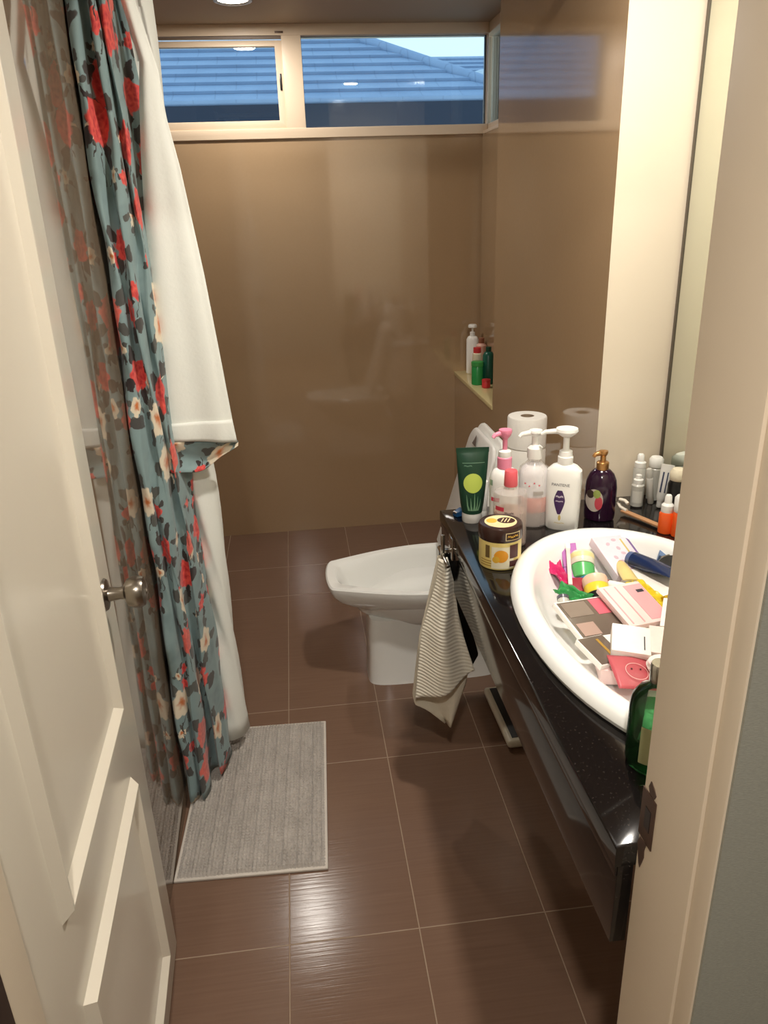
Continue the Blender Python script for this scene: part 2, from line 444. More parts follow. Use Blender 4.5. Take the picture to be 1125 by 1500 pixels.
obj('hip_ridge', tube([rb + (ra - rb) * k / 12 + Vector((0, 0, .02)) for k in range(13)], .05, 10), M_ROOF, o)
obj('fascia', box(-7.2, 2.02, 6.99, 7.03, 2.19, 2.40), M_EAVE, hs)
obj('wall', box(-7.0, 1.75, 7.45, 7.6, -1.5, 2.35), M_HWALL, hs)
obj('soffit', box(-7.2, 1.95, 7.03, 7.5, 2.19, 2.22), M_EAVE, hs)
hs2 = thing('house', 'further house with a low tiled roof seen right of the hip roof', 'house', (0, 0, 0))
obj('roof', roof_plane(.6, 9.0, 10.6, 2.95, math.radians(22), 8, .21), M_ROOF, hs2, False)
obj('wall', box(.8, 8.8, 11.2, 12.0, -1.5, 2.9), M_HWALL, hs2)
obj('gutter', tube([(2.05, 10.4, 2.98), (2.5, 10.4, 3.10), (3.6, 10.4, 3.16)], .05, 8), mat('pale gutter', (196, 206, 214), .5), hs2)

# ------------------------------------------------------------------ door
DL, DT, DH = .684, .034, 2.02
da = math.atan2(-.371 + .337, 1.303 - .62)     # the leaf swings into the room along the left wall
dr = bpy.data.objects.new('door_1', None); COL.objects.link(dr); dr['kind'] = 'structure'
dr.location = (-.337, .622, .008); dr.rotation_euler = (0, 0, -math.atan2(-.034, .683))
# local frame: y along the leaf, +x towards the room; face at x = 0
obj('leaf', box(-DT, -.0025, 0, DL, 0, DH, .002), M_DOOR, dr)
def moulding(y0, y1, za, zb, w=.034, h=.012):
    bm = bmesh.new(); P = []
    for off, hh in ((0, -.004), (.012, h), (.016, h), (.030, -.001), (w, -.001)):
        P.append([bm.verts.new((hh, y, z)) for y, z in ((y0 + off, za + off), (y1 - off, za + off), (y1 - off, zb - off), (y0 + off, zb - off))])
    for a, c in zip(P, P[1:]):
        for k in range(4): bm.faces.new((a[k], a[(k + 1) % 4], c[(k + 1) % 4], c[k]))
    bm.faces.new(P[-1])
    return bm
obj('upper_panel', moulding(.115, .565, .722, 1.88), M_DOOR, dr)
obj('lower_panel', moulding(.115, .565, .108, .578), M_DOOR, dr)
kn = lathe([(.0, 0), (.026, 0), (.029, .003), (.027, .007), (.013, .010), (.0105, .030), (.013, .036), (.024, .042), (.028, .052), (.0285, .062), (.025, .070), (.014, .0735), (0, .074)], 32)
xf(kn, Matrix.Translation((0, .605, .938)) @ Matrix.Rotation(PI / 2, 4, 'Y'))
k = obj('door_knob', kn, M_STEEL, dr)
kk = lathe([(0, .0735), (.006, .0735), (.006, .0755), (0, .0755)], 16); xf(kk, Matrix.Translation((0, .605, .938)) @ Matrix.Rotation(PI / 2, 4, 'Y'))
obj('knob_button', kk, M_STEEL, k)
obj('latch_plate', box(-.028, -.006, DL - .001, DL + .0012, .90, .955, .0004), M_STEEL, dr)
hg = obj('hinge', box(-.004, .0015, -.036, .012, .60, .680, .0006), M_DARKM, dr)
obj('knuckle', xf(lathe([(.006, 0), (.006, .082)], 14), Matrix.Translation((.003, -.004, .599))), M_DARKM, hg)

# ------------------------------------------------------------------ vanity
va = thing('vanity_counter', 'polished black granite vanity counter with a deep front apron on the right wall', 'counter')
def counter_top():
    cx, cy, a, bb = .65, 1.19, .245, .405; X0, X1, Y0, Y1 = .352, .968, .690, 1.874; n = 96
    ang = [2 * PI * i / n for i in range(n)]
    for px, py in ((X0, Y0), (X1, Y0), (X1, Y1), (X0, Y1)):
        t = math.atan2((py - cy), (px - cx)) % (2 * PI); k = min(range(n), key=lambda i: abs(ang[i] - t)); ang[k] = t
    def outr(t, ins=0):
        c, s = math.cos(t), math.sin(t); k = 1e9
        if abs(c) > 1e-6: k = min(k, ((X1 - ins if c > 0 else X0 + ins) - cx) / c)
        if abs(s) > 1e-6: k = min(k, ((Y1 - ins if s > 0 else Y0 + ins) - cy) / s)
        return cx + c * k, cy + s * k
    inn = [(cx + a * math.cos(t), cy + bb * math.sin(t)) for t in ang]
    R = [[(x, y, .768) for x, y in inn], [(x, y, .80) for x, y in inn], [(*outr(t, .004), .80) for t in ang], [(*outr(t, .001), .7985) for t in ang], [(*outr(t, 0), .795) for t in ang], [(*outr(t), .768) for t in ang], [(x, y, .768) for x, y in inn]]
    bm = loft(R, True, False, False); bmesh.ops.remove_doubles(bm, verts=bm.verts, dist=1e-5); return bm
obj('countertop', counter_top(), M_GRAN, va)
obj('front_apron', box(.356, .378, .690, 1.873, .635, .768, .0015), M_GRAN, va)
obj('end_apron', box(.378, .779, 1.852, 1.873, .635, .768, .0015), M_GRAN, va)
obj('edge_strip', box(.3535, .356, .690, 1.873, .752, .768, .0008), M_GRAN, va)

sk = thing('sink', 'large oval white drop-in sink heaped with cosmetics in the black counter', 'sink', (.65, 1.19, 0))
R = [(.252, .415, .800), (.262, .427, .803), (.266, .431, .812), (.262, .427, .824), (.253, .418, .831), (.243, .407, .834), (.232, .394, .833), (.224, .383, .828), (.217, .375, .818), (.206, .362, .795), (.185, .335, .766), (.150, .290, .750), (.08, .18, .745), (.001, .001, .745)]
obj('basin', loft([sup(a, b_, z, 72, 2.08) for a, b_, z in R], True, False, True), M_SINK, sk)
obj('underside', loft([sup(a, b_, z, 48) for a, b_, z in ((.243, .403, .802), (.235, .39, .76), (.20, .35, .725), (.05, .09, .715))], True, False, True), M_SINK, sk)

mi = thing('mirror', 'frameless wall mirror above the counter right of the cream pier', 'mirror', (.9665, 1.28, .83))
obj('mirror_glass', box(-.006, .001, -.58, .583, 0, 1.40, .0008), mat('mirror silver', (226, 232, 222), .015, .0, Metallic=1.0), mi)
obj('edge_trim', box(-.0075, .001, .583, .591, 0, 1.40), mat('dark edge trim', (92, 82, 70), .5), mi)

# towel holder on the apron and its cloths
th = thing('towel_holder', 'chrome towel holder fixed to the counter apron above the cream towel', 'towel holder', (.356, 1.725, .755))
obj('mount_plate', box(-.006, 0, -.020, .020, -.030, .030, .002), M_CHROME, th)
obj('upright', box(-.030, -.020, -.005, .005, -.030, .036, .002), M_CHROME, th)
obj('cross_bar', tube([(-.023, -.06, -.026), (-.025, -.05, -.022), (-.025, .05, -.022), (-.023, .06, -.026)], .0048, 12), M_CHROME, th)
obj('arm', box(-.026, -.004, -.005, .005, -.014, -.004, .001), M_CHROME, th)
obj('loop', tube([(-.025, .012 * math.sin(q), -.052 + .03 * math.cos(q)) for q in [2 * PI * i / 20 for i in range(21)]], .0026, 8), M_CHROME, th)

def rib_cloth():
    t = NT('ribbed cream towelling'); uv = t.coord('UV'); s = t.n('ShaderNodeSeparateXYZ'); t.put(s.inputs[0], uv)
    w = t.math('SINE', t.math('MULTIPLY', t.math('ADD', s.outputs[1], t.math('MULTIPLY', s.outputs[0], .30)), 2 * PI / .0098))
    h = t.math('ADD', .5, t.math('MULTIPLY', w, .5))
    c = t.mix(t.noise(uv, 60, 3), lin((224, 217, 200)), lin((238, 232, 216)))
    b = t.bsdf(c, .9, **{'Sheen Weight': .3}); t.bump(b, h, .0018, .7); return t.m
M_RIB = rib_cloth()
def cloth(name, rows, yfn, m, parent, nu=26, nv=44, thick=.004):
    """rows: (v, left x, left z, right x, right z)"""
    def f(u, v):
        lx, lz, rx, rz = lerp(rows, v)
        return Vector((lx + (rx - lx) * u, yfn(u, v), lz + (rz - lz) * u))
    def uvf(u, v):
        p = f(u, v); return (p.x, p.z)
    o = obj(name, grid(nu, nv, f, uvf), m, parent); solid(o, thick); return o
tw = thing('hand_towel', 'cream ribbed hand towel hanging from the chrome holder on the counter front', 'towel')
cloth('front_fold', [(0, .318, .734, .338, .736), (.15, .312, .672, .356, .664), (.45, .272, .53, .372, .54), (.75, .258, .405, .396, .452), (1, .250, .322, .412, .398)],
      lambda u, v: 1.708 + .016 * math.sin(u * 7.5 + 1.2) * min(1, v * 2) - .014 * math.sin(PI * u) - .02 * v, M_RIB, tw)
cloth('back_fold', [(0, .320, .73, .336, .73), (.5, .268, .50, .385, .50), (.78, .246, .318, .402, .392), (.86, .252, .285, .394, .345), (.92, .288, .262, .380, .300), (1, .336, .214, .352, .206)],
      lambda u, v: 1.735 + .012 * math.sin(u * 6) * v - .008 * v, mat('smooth cream towelling', (214, 204, 184), .9, .05, 60, bump=.0008), tw)
bk = thing('face_cloth', 'narrow black cloth hanging half hidden behind the cream towel', 'cloth')
cloth('cloth_drop', [(0, .330, .735, .344, .735), (.2, .338, .66, .378, .665), (.75, .37, .46, .428, .446), (.9, .378, .38, .442, .392), (1, .388, .352, .424, .356)],
      lambda u, v: 1.772 + .012 * math.sin(u * 5 + v * 3), mat('black cloth', (16, 15, 16), .95), bk)

# ------------------------------------------------------------------ toilet
to = thing('toilet', 'white ceramic toilet with raised lid and cistern beside the black counter', 'toilet', (0, 0, 0))
CY = 2.335
def plan(x0, xb, hw, z, hf, n=56, cy=CY):
    """pan outline: blunt narrow front at x0, wide middle, square back at xb"""
    top = []
    m = n // 2
    for i in range(m + 1):
        t = i / m                       # 0 front centre .. 1 back
        if t < .22:
            q = t / .22; x = x0 + .022 * (1 - math.cos(q * PI / 2)); w = hf * math.sin(q * PI / 2)
        else:
            q = (t - .22) / .78; x = x0 + .022 + (xb - x0 - .022) * q; w = hf + (hw - hf) * math.sin(min(1, q * 1.45) * PI / 2)
        top.append((x, w))
    pts = [(x, cy - w, z) for x, w in top] + [(x, cy + w, z) for x, w in reversed(top[1:])]
    return pts
O = [(.215, .55, .085, .215, .05), (.195, .56, .092, .27, .055), (.160, .57, .115, .295, .07), (.110, .575, .150, .318, .082), (.072, .58, .176, .342, .094), (.050, .585, .192, .368, .104), (.041, .59, .198, .392, .110), (.041, .59, .199, .402, .111), (.046, .588, .195, .407, .108),
     (.074, .54, .178, .4055, .080), (.080, .535, .172, .399, .074), (.094, .53, .168, .372, .066), (.112, .52, .160, .330, .055), (.145, .50, .138, .275, .045), (.20, .46, .095, .232, .03), (.28, .42, .05, .215, .02)]
obj('bowl', loft([plan(x0, xb, hw, z, hf) for x0, xb, hw, z, hf in O], True, True, True), M_PORC, to)
obj('pedestal', loft([sup(a, b_, z, 48, 5.5, cx, CY) for a, b_, z, cx in ((.236, .092, 0, .405), (.234, .090, .012, .405), (.232, .088, .10, .405), (.232, .088, .20, .407), (.230, .090, .255, .410))]), M_PORC, to)
obj('tank', loft([sup(a, b_, z, 40, 6, .690, CY) for a, b_, z in ((.075, .19, .40), (.084, .205, .44), (.086, .208, .73))]), M_PORC, to)
obj('tank_lid', loft([sup(a, b_, z, 40, 6, .688, CY) for a, b_, z in ((.084, .206, .73), (.089, .213, .733), (.089, .213, .750), (.084, .207, .757))]), M_PORC, to)
def lid_shape(cxs, hw, ln, t, e=.055, seg=8):
    """rounded board in local (along y, up z), thickness along x"""
    out = [(-hw + .01, 0), (hw - .01, 0)]
    for c, a0 in (((hw - .02 - e, ln - e), 0), ((-hw + .02 + e, ln - e), PI / 2)):
        for k in range(seg + 1):
            q = a0 + PI / 2 * k / seg; out.append((c[0] + e * math.cos(q), c[1] + e * math.sin(q)))
    n = len(out); cx_, cz_ = 0, ln / 2
    def ringat(x, s): return [(x, cx_ + (y - cx_) * s, cz_ + (z - cz_) * s) for y, z in out]
    return loft([ringat(-t / 2, .965), ringat(-t / 2 + .003, .99), ringat(0, 1), ringat(t / 2 - .003, .99), ringat(t / 2, .965)])
LM = Matrix.Translation((.462, CY, .425)) @ Matrix.Rotation(math.radians(16.5), 4, 'Y')
ld = obj('lid', xf(lid_shape(0, .185, .475, .020), LM @ Matrix.Translation((.022, 0, 0))), M_WHITEP, to)
st = lid_shape(0, .18, .455, .014)
obj('seat', xf(st, LM), mat('pale seat plastic', (226, 224, 220), .3), to)
b = bmesh.new(); b.faces.new([b.verts.new((-.0105, y, z)) for y, z in ((.036, .404), (.086, .404), (.062, .440))]); obj('warning_mark', xf(b, LM), mat('faded grey print', (104, 92, 86), .6), ld, False)
obj('hinge', tube([(.470, CY - .09, .425), (.470, CY + .09, .425)], .013, 12), M_WHITEP, to)
obj('flush_button', xf(lathe([(0, 0), (.022, 0), (.022, .004), (.018, .006), (0, .006)], 24), Matrix.Translation((.69, CY + .09, .757))), M_CHROME, to)

def roll(z, label, group='toilet rolls on the cistern'):
    r = thing('toilet_roll', label, 'toilet roll', (.692, 2.215, z), (0, 0, .3), None)
    pr = [(.021, 0), (.058, 0), (.0605, .003), (.0605, .094), (.058, .098), (.021, .098), (.021, 0)]
    obj('paper', loft([sup(a, a, zz, 40) for a, zz in pr], True, False, False), M_PAPERW, r)
    obj('core', loft([sup(a, a, zz, 28) for a, zz in ((.0208, .001), (.0208, .0975), (.0190, .0975), (.0190, .001), (.0208, .001))], True, False, False), mat('grey cardboard', (150, 130, 108), .9), r)
    return r
roll(.7575, 'lower white toilet roll on the cistern, under the other roll')
roll(.8560, 'topmost white toilet roll, on the stack on the cistern')

# ------------------------------------------------------------------ floor things
def mat_cloth():
    t = NT('grey chenille'); o = t.coord(); n = t.noise(o, 14, 3); f = t.noise(o, 300, 2)
    c = t.mix(n, lin((164, 157, 149)), lin((206, 198, 190))); c = t.mix(t.math('MULTIPLY', f, .5), c, lin((150, 142, 136)))
    b = t.bsdf(c, .95, **{'Sheen Weight': .25}); t.bump(b, f, .002, .7); return t.m
M_RUG = mat_cloth()
bmt = thing('bath_mat', 'rectangular grey chenille bath mat on the floor below the floral curtain', 'bath mat', (-.2, 1.775, 0), (0, 0, math.radians(-2.2)))
RW, RL = .190, .298
def pile(u, v):
    x, y = (u * 2 - 1) * RW, (v * 2 - 1) * RL
    e = min(1, (RW - abs(x)) / .012, (RL - abs(y)) / .012)
    a = abs(math.sin(x * PI / .0095)) * abs(math.sin(y * PI / .0105 + .6 * math.sin(x * 40)))
    h = .007 + .0085 * a ** .6 + random.uniform(-.0012, .0012)
    return Vector((x + random.uniform(-.0008, .0008), y + random.uniform(-.0008, .0008), .004 + h * max(0, e)))
o = obj('pile', grid(150, 230, pile), M_RUG, bmt, True); o['kind'] = 'stuff'
obj('backing', box(-RW - .004, RW + .004, -RL - .004, RL + .004, .0005, .0075, .003), mat('pale mat edge', (206, 198, 188), .9), bmt)

sc = thing('bathroom_scale', 'flat bathroom scale with black top and white rim on floor under the counter', 'scale', (.705, 1.985, 0), (0, 0, math.radians(1)))
obj('base', box(-.155, .155, -.148, .148, .008, .036, .014, 4), mat('off white plastic', (214, 208, 190), .35), sc)
obj('black_top', box(-.138, .14, -.130, .132, .0362, .0385, .001), mat('black rubber top', (20, 18, 18), .45), sc)
for sx in (-1, 1):
    for sy in (-1, 1): obj('foot', xf(lathe([(.012, 0), (.012, .009)], 16), Matrix.Translation((sx * .12, sy * .115, 0))), M_BLACKP, sc)

# ------------------------------------------------------------------ shower curtain
cu = thing('shower_curtain', 'blue grey floral shower curtain with white liner bunched against the left wall', 'shower curtain')
ZT = 2.14
def path_points(ctrl, n):
    """arc-length samples of a smooth curve through control points"""
    P = [Vector((*c, 0)) for c in ctrl]; Q = []
    for i in range(len(P) - 1):
        p0, p1, p2, p3 = P[max(i - 1, 0)], P[i], P[i + 1], P[min(i + 2, len(P) - 1)]
        for k in range(24):
            t = k / 24
            Q.append(.5 * ((2 * p1) + (-p0 + p2) * t + (2 * p0 - 5 * p1 + 4 * p2 - p3) * t * t + (-p0 + 3 * p1 - 3 * p2 + p3) * t ** 3))
    Q.append(P[-1]); L = [0]
    for a, b in zip(Q, Q[1:]): L.append(L[-1] + (b - a).length)
    out = []; j = 0
    for i in range(n + 1):
        s = L[-1] * i / n
        while j < len(L) - 2 and L[j + 1] < s: j += 1
        t = (s - L[j]) / max(1e-9, L[j + 1] - L[j]); out.append(Q[j].lerp(Q[j + 1], t))
    return out, L[-1]
def drape(name, bot, top, zb, m, n=140, nv=60, z_top=ZT, uoff=0, twist=0, thick=.0012, parent=cu, uvs=1.0):
    A, la = path_points(bot, n); B, lb = path_points(top, n); LL = max(la, lb)
    def f(u, v):
        i = round(u * n); a, b = A[i], B[i]; w = v ** .8; p = a.lerp(b, w)
        zb_ = zb(u) if callable(zb) else zb
        z = zb_ + (z_top - zb_) * v
        s = .006 * math.sin(9 * z + u * 11) + .004 * math.sin(23 * z + u * 31)
        return Vector((p.x + s * .5, p.y + s, z))
    bm = grid(n, nv, f, lambda u, v: (uoff + u * LL * uvs, (zb(.5) if callable(zb) else zb) + (z_top - (zb(.5) if callable(zb) else zb)) * v))
    o = obj(name, bm, m, parent); solid(o, thick); return o
fb = [(-.402, 1.815), (-.392, 1.738), (-.372, 1.752), (-.362, 1.780), (-.352, 1.752), (-.338, 1.785), (-.342, 1.858), (-.324, 1.868), (-.312, 1.815), (-.290, 1.862), (-.280, 1.902), (-.296, 1.965)]
ft = [(-.404, 1.880), (-.400, 1.812), (-.386, 1.796), (-.378, 1.824), (-.364, 1.832), (-.357, 1.796), (-.344, 1.802), (-.340, 1.836), (-.328, 1.815), (-.326, 1.850), (-.337, 1.935), (-.322, 1.942), (-.310, 1.950), (-.316, 1.975)]
drape('floral_cloth', fb, ft, lambda u: .021 + .12 * max(0, u - .45) ** 1.2, M_FLORAL, 170, 70, uoff=.31)
lb_ = [(-.345, 1.990), (-.300, 1.945), (-.268, 1.935), (-.242, 1.958), (-.238, 1.998), (-.262, 2.035), (-.300, 2.030)]
lt_ = [(-.350, 2.010), (-.320, 1.985), (-.290, 1.985), (-.268, 2.000), (-.262, 2.02), (-.280, 2.04), (-.310, 2.035)]
drape('white_liner', lb_, lt_, .075, M_LINER, 90, 40)
# a corner of both layers thrown forward over the rod: white outside, hem at the bottom
FLR = [(0, -.351, 1.045, -.170, 1.016), (.06, -.350, 1.085, -.176, 1.075), (.22, -.341, 1.22, -.186, 1.21), (.42, -.329, 1.44, -.204, 1.43), (.62, -.310, 1.68, -.230, 1.66), (.72, -.298, 1.79, -.247, 1.76), (.80, -.287, 1.87, -.252, 1.85), (.92, -.312, 1.99, -.282, 1.98), (1, -.335, 2.15, -.300, 2.15)]
def flap_y(u, v): return 1.878 - .016 * math.sin(PI * min(1, u * 1.1)) - .008 * math.sin(u * 9) * (1 - v) + .035 * u * (1 - v) + .035 * v ** 2
def flap_pt(u, v, back=0, dz=0):
    lx, lz, rx, rz = lerp(FLR, v)
    return Vector((lx + (rx - lx) * u, flap_y(u, v) + back, lz + (rz - lz) * u + dz))
o = obj('thrown_flap', grid(30, 70, lambda u, v: flap_pt(u, v)), M_LINER, cu); solid(o, .0022)
o2 = obj('hem', grid(30, 6, lambda u, v: flap_pt(u, v * .062, -.0035 - .0012 * math.sin(PI * v)) + Vector((0, 0, -.001))), M_LINER, o); solid(o2, .0018)
bl = [(0, -.352), (.5, -.26), (1, -.172)]
def under(u, v):
    # the printed side curls out below the white hem
    p = flap_pt(u, 0, .006); p.x -= .020 * (1 - u); p.y -= .030 * (1 - u) ** 2
    low = .074 * math.sin(PI * min(1, (1 - u) * .78 + .06)) * (1.25 - .35 * u)
    q = Vector((p.x - .012 * (1 - u), p.y + .012 + .030 * math.sin(PI * v) - .028 * v * (1 - u), p.z - low - .004 * math.sin(14 * u)))
    r = p.lerp(q, v); r.z += .006 * math.sin(PI * v) * math.sin(u * 9); return r
o = obj('flap_underside', grid(36, 12, under, lambda u, v: (.62 + u * .30, .44 + v * .12)), M_FLORAL, cu); solid(o, .0015)
rod = thing('curtain_rod', 'white curtain rod spanning the room above the shower curtain', 'curtain rod', (0, 1.93, 2.165))
obj('bar', tube([(-.404, 0, 0), (.778, 0, 0)], .0125, 16), M_WHITEP, rod)
for sx, x in ((-1, -.4055), (1, .7795)):
    obj('end_cup', xf(lathe([(.026, 0), (.026, .004), (.015, .02), (.013, .02)], 20), Matrix.Translation((x, 0, 0)) @ Matrix.Rotation(PI / 2 * -sx, 4, 'Y')), M_WHITEP, rod)

# ------------------------------------------------------------------ things on the counter
def bottle(name, label, cat, x, y, z=.80, group=None, turn=0):
    return thing(name, label, cat, (x, y, z), (0, 0, face_cam(x, y) + turn), group)
def cyl(r, e=2, sy=1):
    return lambda z: (r, r * sy, e)
def profsurf(prof, sy=1.0, e=2.0):
    tab = sorted((z, r) for r, z in prof)
    def s(z):
        r = lerp(tab, z); return (r, r * sy, e)
    return s
def pump(t, m, z, stem, head, ang, hr=.020, hh=.014, nz=.045):
    """pump head: stem, dished button and a nozzle pointing along ang (local)"""
    obj('pump_stem', xf(lathe([(stem, 0), (stem, head - z)], 16), Matrix.Translation((0, 0, z))), m, t)
    h = obj('pump_head', xf(lathe([(0, 0), (hr * .45, 0), (hr * .8, hh * .35), (hr, hh * .7), (hr * .95, hh), (0, hh * .92)], 24), Matrix.Translation((0, 0, head - hh * .2))), m, t)
    c, s = math.cos(ang), math.sin(ang)
    obj('nozzle', tube([(c * d, s * d, head + hh * .42 - dz) for d, dz in ((0, 0), (nz * .5, 0), (nz * .85, .002), (nz, .008))], .006, 10, [.0075, .0065, .0055, .0045]), m, h)

# dark green cream tube standing on its cap
t = bottle('cream_tube', 'dark green cream tube with a lime disc standing on its white cap', 'tube', .419, 1.783, turn=.12)
GT = [(.026, .026, .026), (.05, .030, .026), (.10, .035, .020), (.15, .039, .012), (.183, .0405, .004), (.186, .0415, .0022), (.197, .0415, .0020)]
gs = lambda z: (*lerp(GT, z), 2.0)
obj('tube_body', loft([sup(a, b_, z, 44) for z, a, b_ in GT]), mat('dark green laminate', (24, 62, 44), .32), t)
obj('cap', lathe([(.024, 0), (.0255, .002), (.0255, .024), (.023, .0265), (.01, .0268)], 28), M_WHITEP, t)
obj('lime_disc', dec_ellipse(gs, 0, .108, .0235, .0250), mat('lime print', (188, 206, 92), .4), t)
for k, (u, w, tz) in enumerate(((-.016, .003, .078), (-.006, .0028, .070), (.004, .0032, .082), (.012, .0025, .074), (.019, .002, .066))):
    obj('leaf_print', dec_strip(gs, [(u * .6, .036), (u * .85, .05), (u, tz)], w, .0003), mat('pale leaf print', (112, 150, 116), .4), t)
obj('label_band', dec_rect(gs, -.026, .030, .1585, .1600), mat('pale green print', (108, 142, 118), .4), t)
obj('lettering', dec_scrawl(gs, .020, .004, -.012, .152), mat('pale green print', (108, 142, 118), .4), t)

# white bottle with pink pump
t = bottle('lotion_bottle', 'white lotion bottle with a pink pump behind the clear pink capped bottle', 'bottle', .485, 1.722)
P = [(.030, 0), (.0345, .003), (.0355, .02), (.0355, .125), (.034, .142), (.026, .155), (.0165, .160)]
obj('body', lathe(P, 36, .8), M_WHITEP, t)
obj('collar', lathe([(.0175, .159), (.0178, .161), (.0178, .186), (.016, .188)], 28), M_PINK, t)
obj('cap', lathe([(.0155, .187), (.0160, .189), (.0155, .202), (.008, .206)], 24), M_WHITEP, t)
pump(t, M_PINK, .204, .006, .238, -2.6, .0165, .022, .034)
s_ = profsurf(P, .8)
obj('red_mark', dec_rect(s_, -.030, -.010, .078, .088), mat('red print', (214, 62, 84), .4), t)
obj('peach_print', dec_ellipse(s_, -.006, .045, .016, .018), mat('peach print', (226, 160, 124), .4), t)
obj('green_mark', dec_rect(s_, -.033, -.027, .118, .132), mat('soft green print', (150, 176, 150), .4), t)

# clear bottle with coral cap
t = bottle('toner_bottle', 'clear bottle with a coral pink cap standing behind the yellow jar', 'bottle', .475, 1.628)
P = [(.036, 0), (.0395, .003), (.040, .01), (.040, .122), (.0375, .132), (.022, .137), (.013, .140), (.013, .148)]
obj('body', lathe(P, 40), milky('clear plastic', (248, 246, 244), (232, 226, 222), .30), t)
obj('liquid', lathe([(.034, .004), (.0375, .006), (.0375, .085), (.030, .0855), (.001, .0855)], 36), milky('peach liquid', (244, 228, 216), (226, 190, 170), .35), t)
obj('cap', lathe([(.0155, .146), (.0162, .148), (.0150, .182), (.0135, .184), (.001, .184)], 28), mat('coral plastic', (226, 96, 106), .32), t)
s_ = cyl(.040)
obj('peach_print', dec_ellipse(s_, -.008, .060, .014, .016), mat('peach print', (226, 160, 124), .4), t)
obj('red_mark', dec_rect(s_, -.033, -.014, .094, .104), mat('red print', (214, 62, 84), .4), t)
obj('lettering', dec_scrawl(s_, .022, .007, -.002, .090), M_INK, t)

# clear pump bottle with white head
t = bottle('foam_pump_bottle', 'clear pump bottle with pink label between toilet roll and white shampoo', 'bottle', .566, 1.738)
P = [(.036, 0), (.039, .003), (.0395, .012), (.0395, .135), (.036, .150), (.022, .162), (.0165, .168), (.0165, .176)]
obj('body', lathe(P, 40), milky('clear plastic', (248, 246, 244), (232, 226, 222), .30), t)
obj('inner_sleeve', lathe([(.034, .052), (.0372, .054), (.0372, .135), (.030, .150), (.02, .158)], 36), mat('milky sleeve', (236, 236, 240), .4), t)
obj('pink_band', lathe([(.0374, .040), (.0380, .042), (.0380, .078), (.0374, .080)], 36), mat('salmon label', (232, 160, 146), .4), t)
obj('liquid', lathe([(.034, .004), (.0375, .006), (.0375, .040), (.001, .0405)], 36), milky('pale liquid', (246, 240, 238), (226, 212, 206), .35), t)
obj('collar', lathe([(.0185, .174), (.019, .176), (.019, .200), (.012, .208)], 28), M_WHITEP, t)
pump(t, M_WHITEP, .206, .009, .232, -2.75, .017, .016, .042)
s_ = cyl(.0395)
for u, z in ((-.020, .118), (-.010, .112), (.002, .120), (.014, .114)): obj('red_dot', dec_ellipse(s_, u, z, .002, .0018, n=10, rings=1), mat('red print', (214, 62, 84), .4), t)
obj('grey_label', dec_rect(s_, .000, .024, .088, .098), mat('grey print', (172, 164, 158), .4), t)

# white shampoo pump bottle with a purple emblem
t = bottle('shampoo_bottle', 'tall white shampoo pump bottle with a purple shield emblem and dark lettering', 'bottle', .630, 1.697, turn=-.1)
SP = [(0, .037, .024), (.004, .0405, .027), (.03, .0415, .028), (.13, .0425, .027), (.152, .0415, .025), (.163, .030, .021), (.168, .018, .0165)]
ss = lambda z: (*lerp(SP, z), 2.7)
obj('body', loft([sup(a, b_, z, 48, 2.7) for z, a, b_ in SP]), M_WHITEP, t)
obj('collar', lathe([(.018, .167), (.0185, .169), (.0185, .186), (.0165, .188), (.0155, .200), (.010, .203)], 28), M_WHITEP, t)
pump(t, M_WHITEP, .200, .0075, .240, -2.95, .027, .020, .060)
b = bmesh.new(); N_ = 22; L = []
for i in range(N_ + 1):
    q = i / N_; z = .044 + .062 * q; w = .0145 * (math.sin(PI * (.08 + .84 * q) ** .75) ** .6) * (.35 + .65 * min(1, q * 1.7))
    L.append([b.verts.new(hug(ss, -.006 + w * k / 3, z, .0006)) for k in range(-3, 4)])
for a, c in zip(L, L[1:]):
    for i in range(6): b.faces.new((a[i], a[i + 1], c[i + 1], c[i]))
obj('purple_emblem', b, mat('purple print', (66, 36, 84), .4), t)
obj('emblem_script', dec_scrawl(ss, .018, .006, -.006, .090, .0009), mat('pale print', (226, 214, 226), .4), t)
obj('emblem_lines', dec_scrawl(ss, .018, .0035, -.006, .078, .0009), mat('pale print', (226, 214, 226), .4), t)
obj('lettering', dec_text(ss, 'PANTENE', .0100, -.005, .120), M_INK, t)
obj('gold_drop', dec_ellipse(ss, -.004, .035, .0032, .0075), mat('gold print', (206, 184, 110), .4), t)
obj('small_print', dec_scrawl(ss, .024, .003, -.004, .021), mat('gold print', (206, 184, 110), .4), t)

# dark purple bottle with gold pump
t = bottle('body_wash_bottle', 'dark purple pump bottle with gold collar and fruit label by the sink', 'bottle', .742, 1.735)
P = [(.034, 0), (.0375, .003), (.0385, .012), (.0395, .05), (.0395, .085), (.037, .105), (.030, .122), (.020, .132), (.0145, .135)]
obj('body', lathe(P, 44, .82), mat('deep purple plastic', (40, 16, 38), .14), t)
GOLD = mat('gold plastic', (186, 138, 84), .28, .03, Metallic=.75)
obj('collar', lathe([(.0150, .133), (.0155, .135), (.0155, .151), (.013, .153)], 28), GOLD, t)
pump(t, GOLD, .152, .007, .168, -2.7, .0115, .016, .026)
s_ = profsurf(P, .82)
lab = obj('oval_label', dec_ellipse(s_, -.014, .058, .0215, .030), mat('grey label', (186, 174, 164), .4), t)
obj('fruit_print', dec_ellipse(s_, -.003, .052, .0095, .018, .0008), mat('crimson print', (188, 66, 78), .4), lab)
obj('leaf_print', dec_ellipse(s_, -.008, .076, .009, .011, .0010), mat('olive print', (142, 156, 78), .4), lab)
obj('dark_print', dec_ellipse(s_, -.024, .074, .009, .011, .0008), mat('dark plum print', (58, 44, 40), .4), lab)

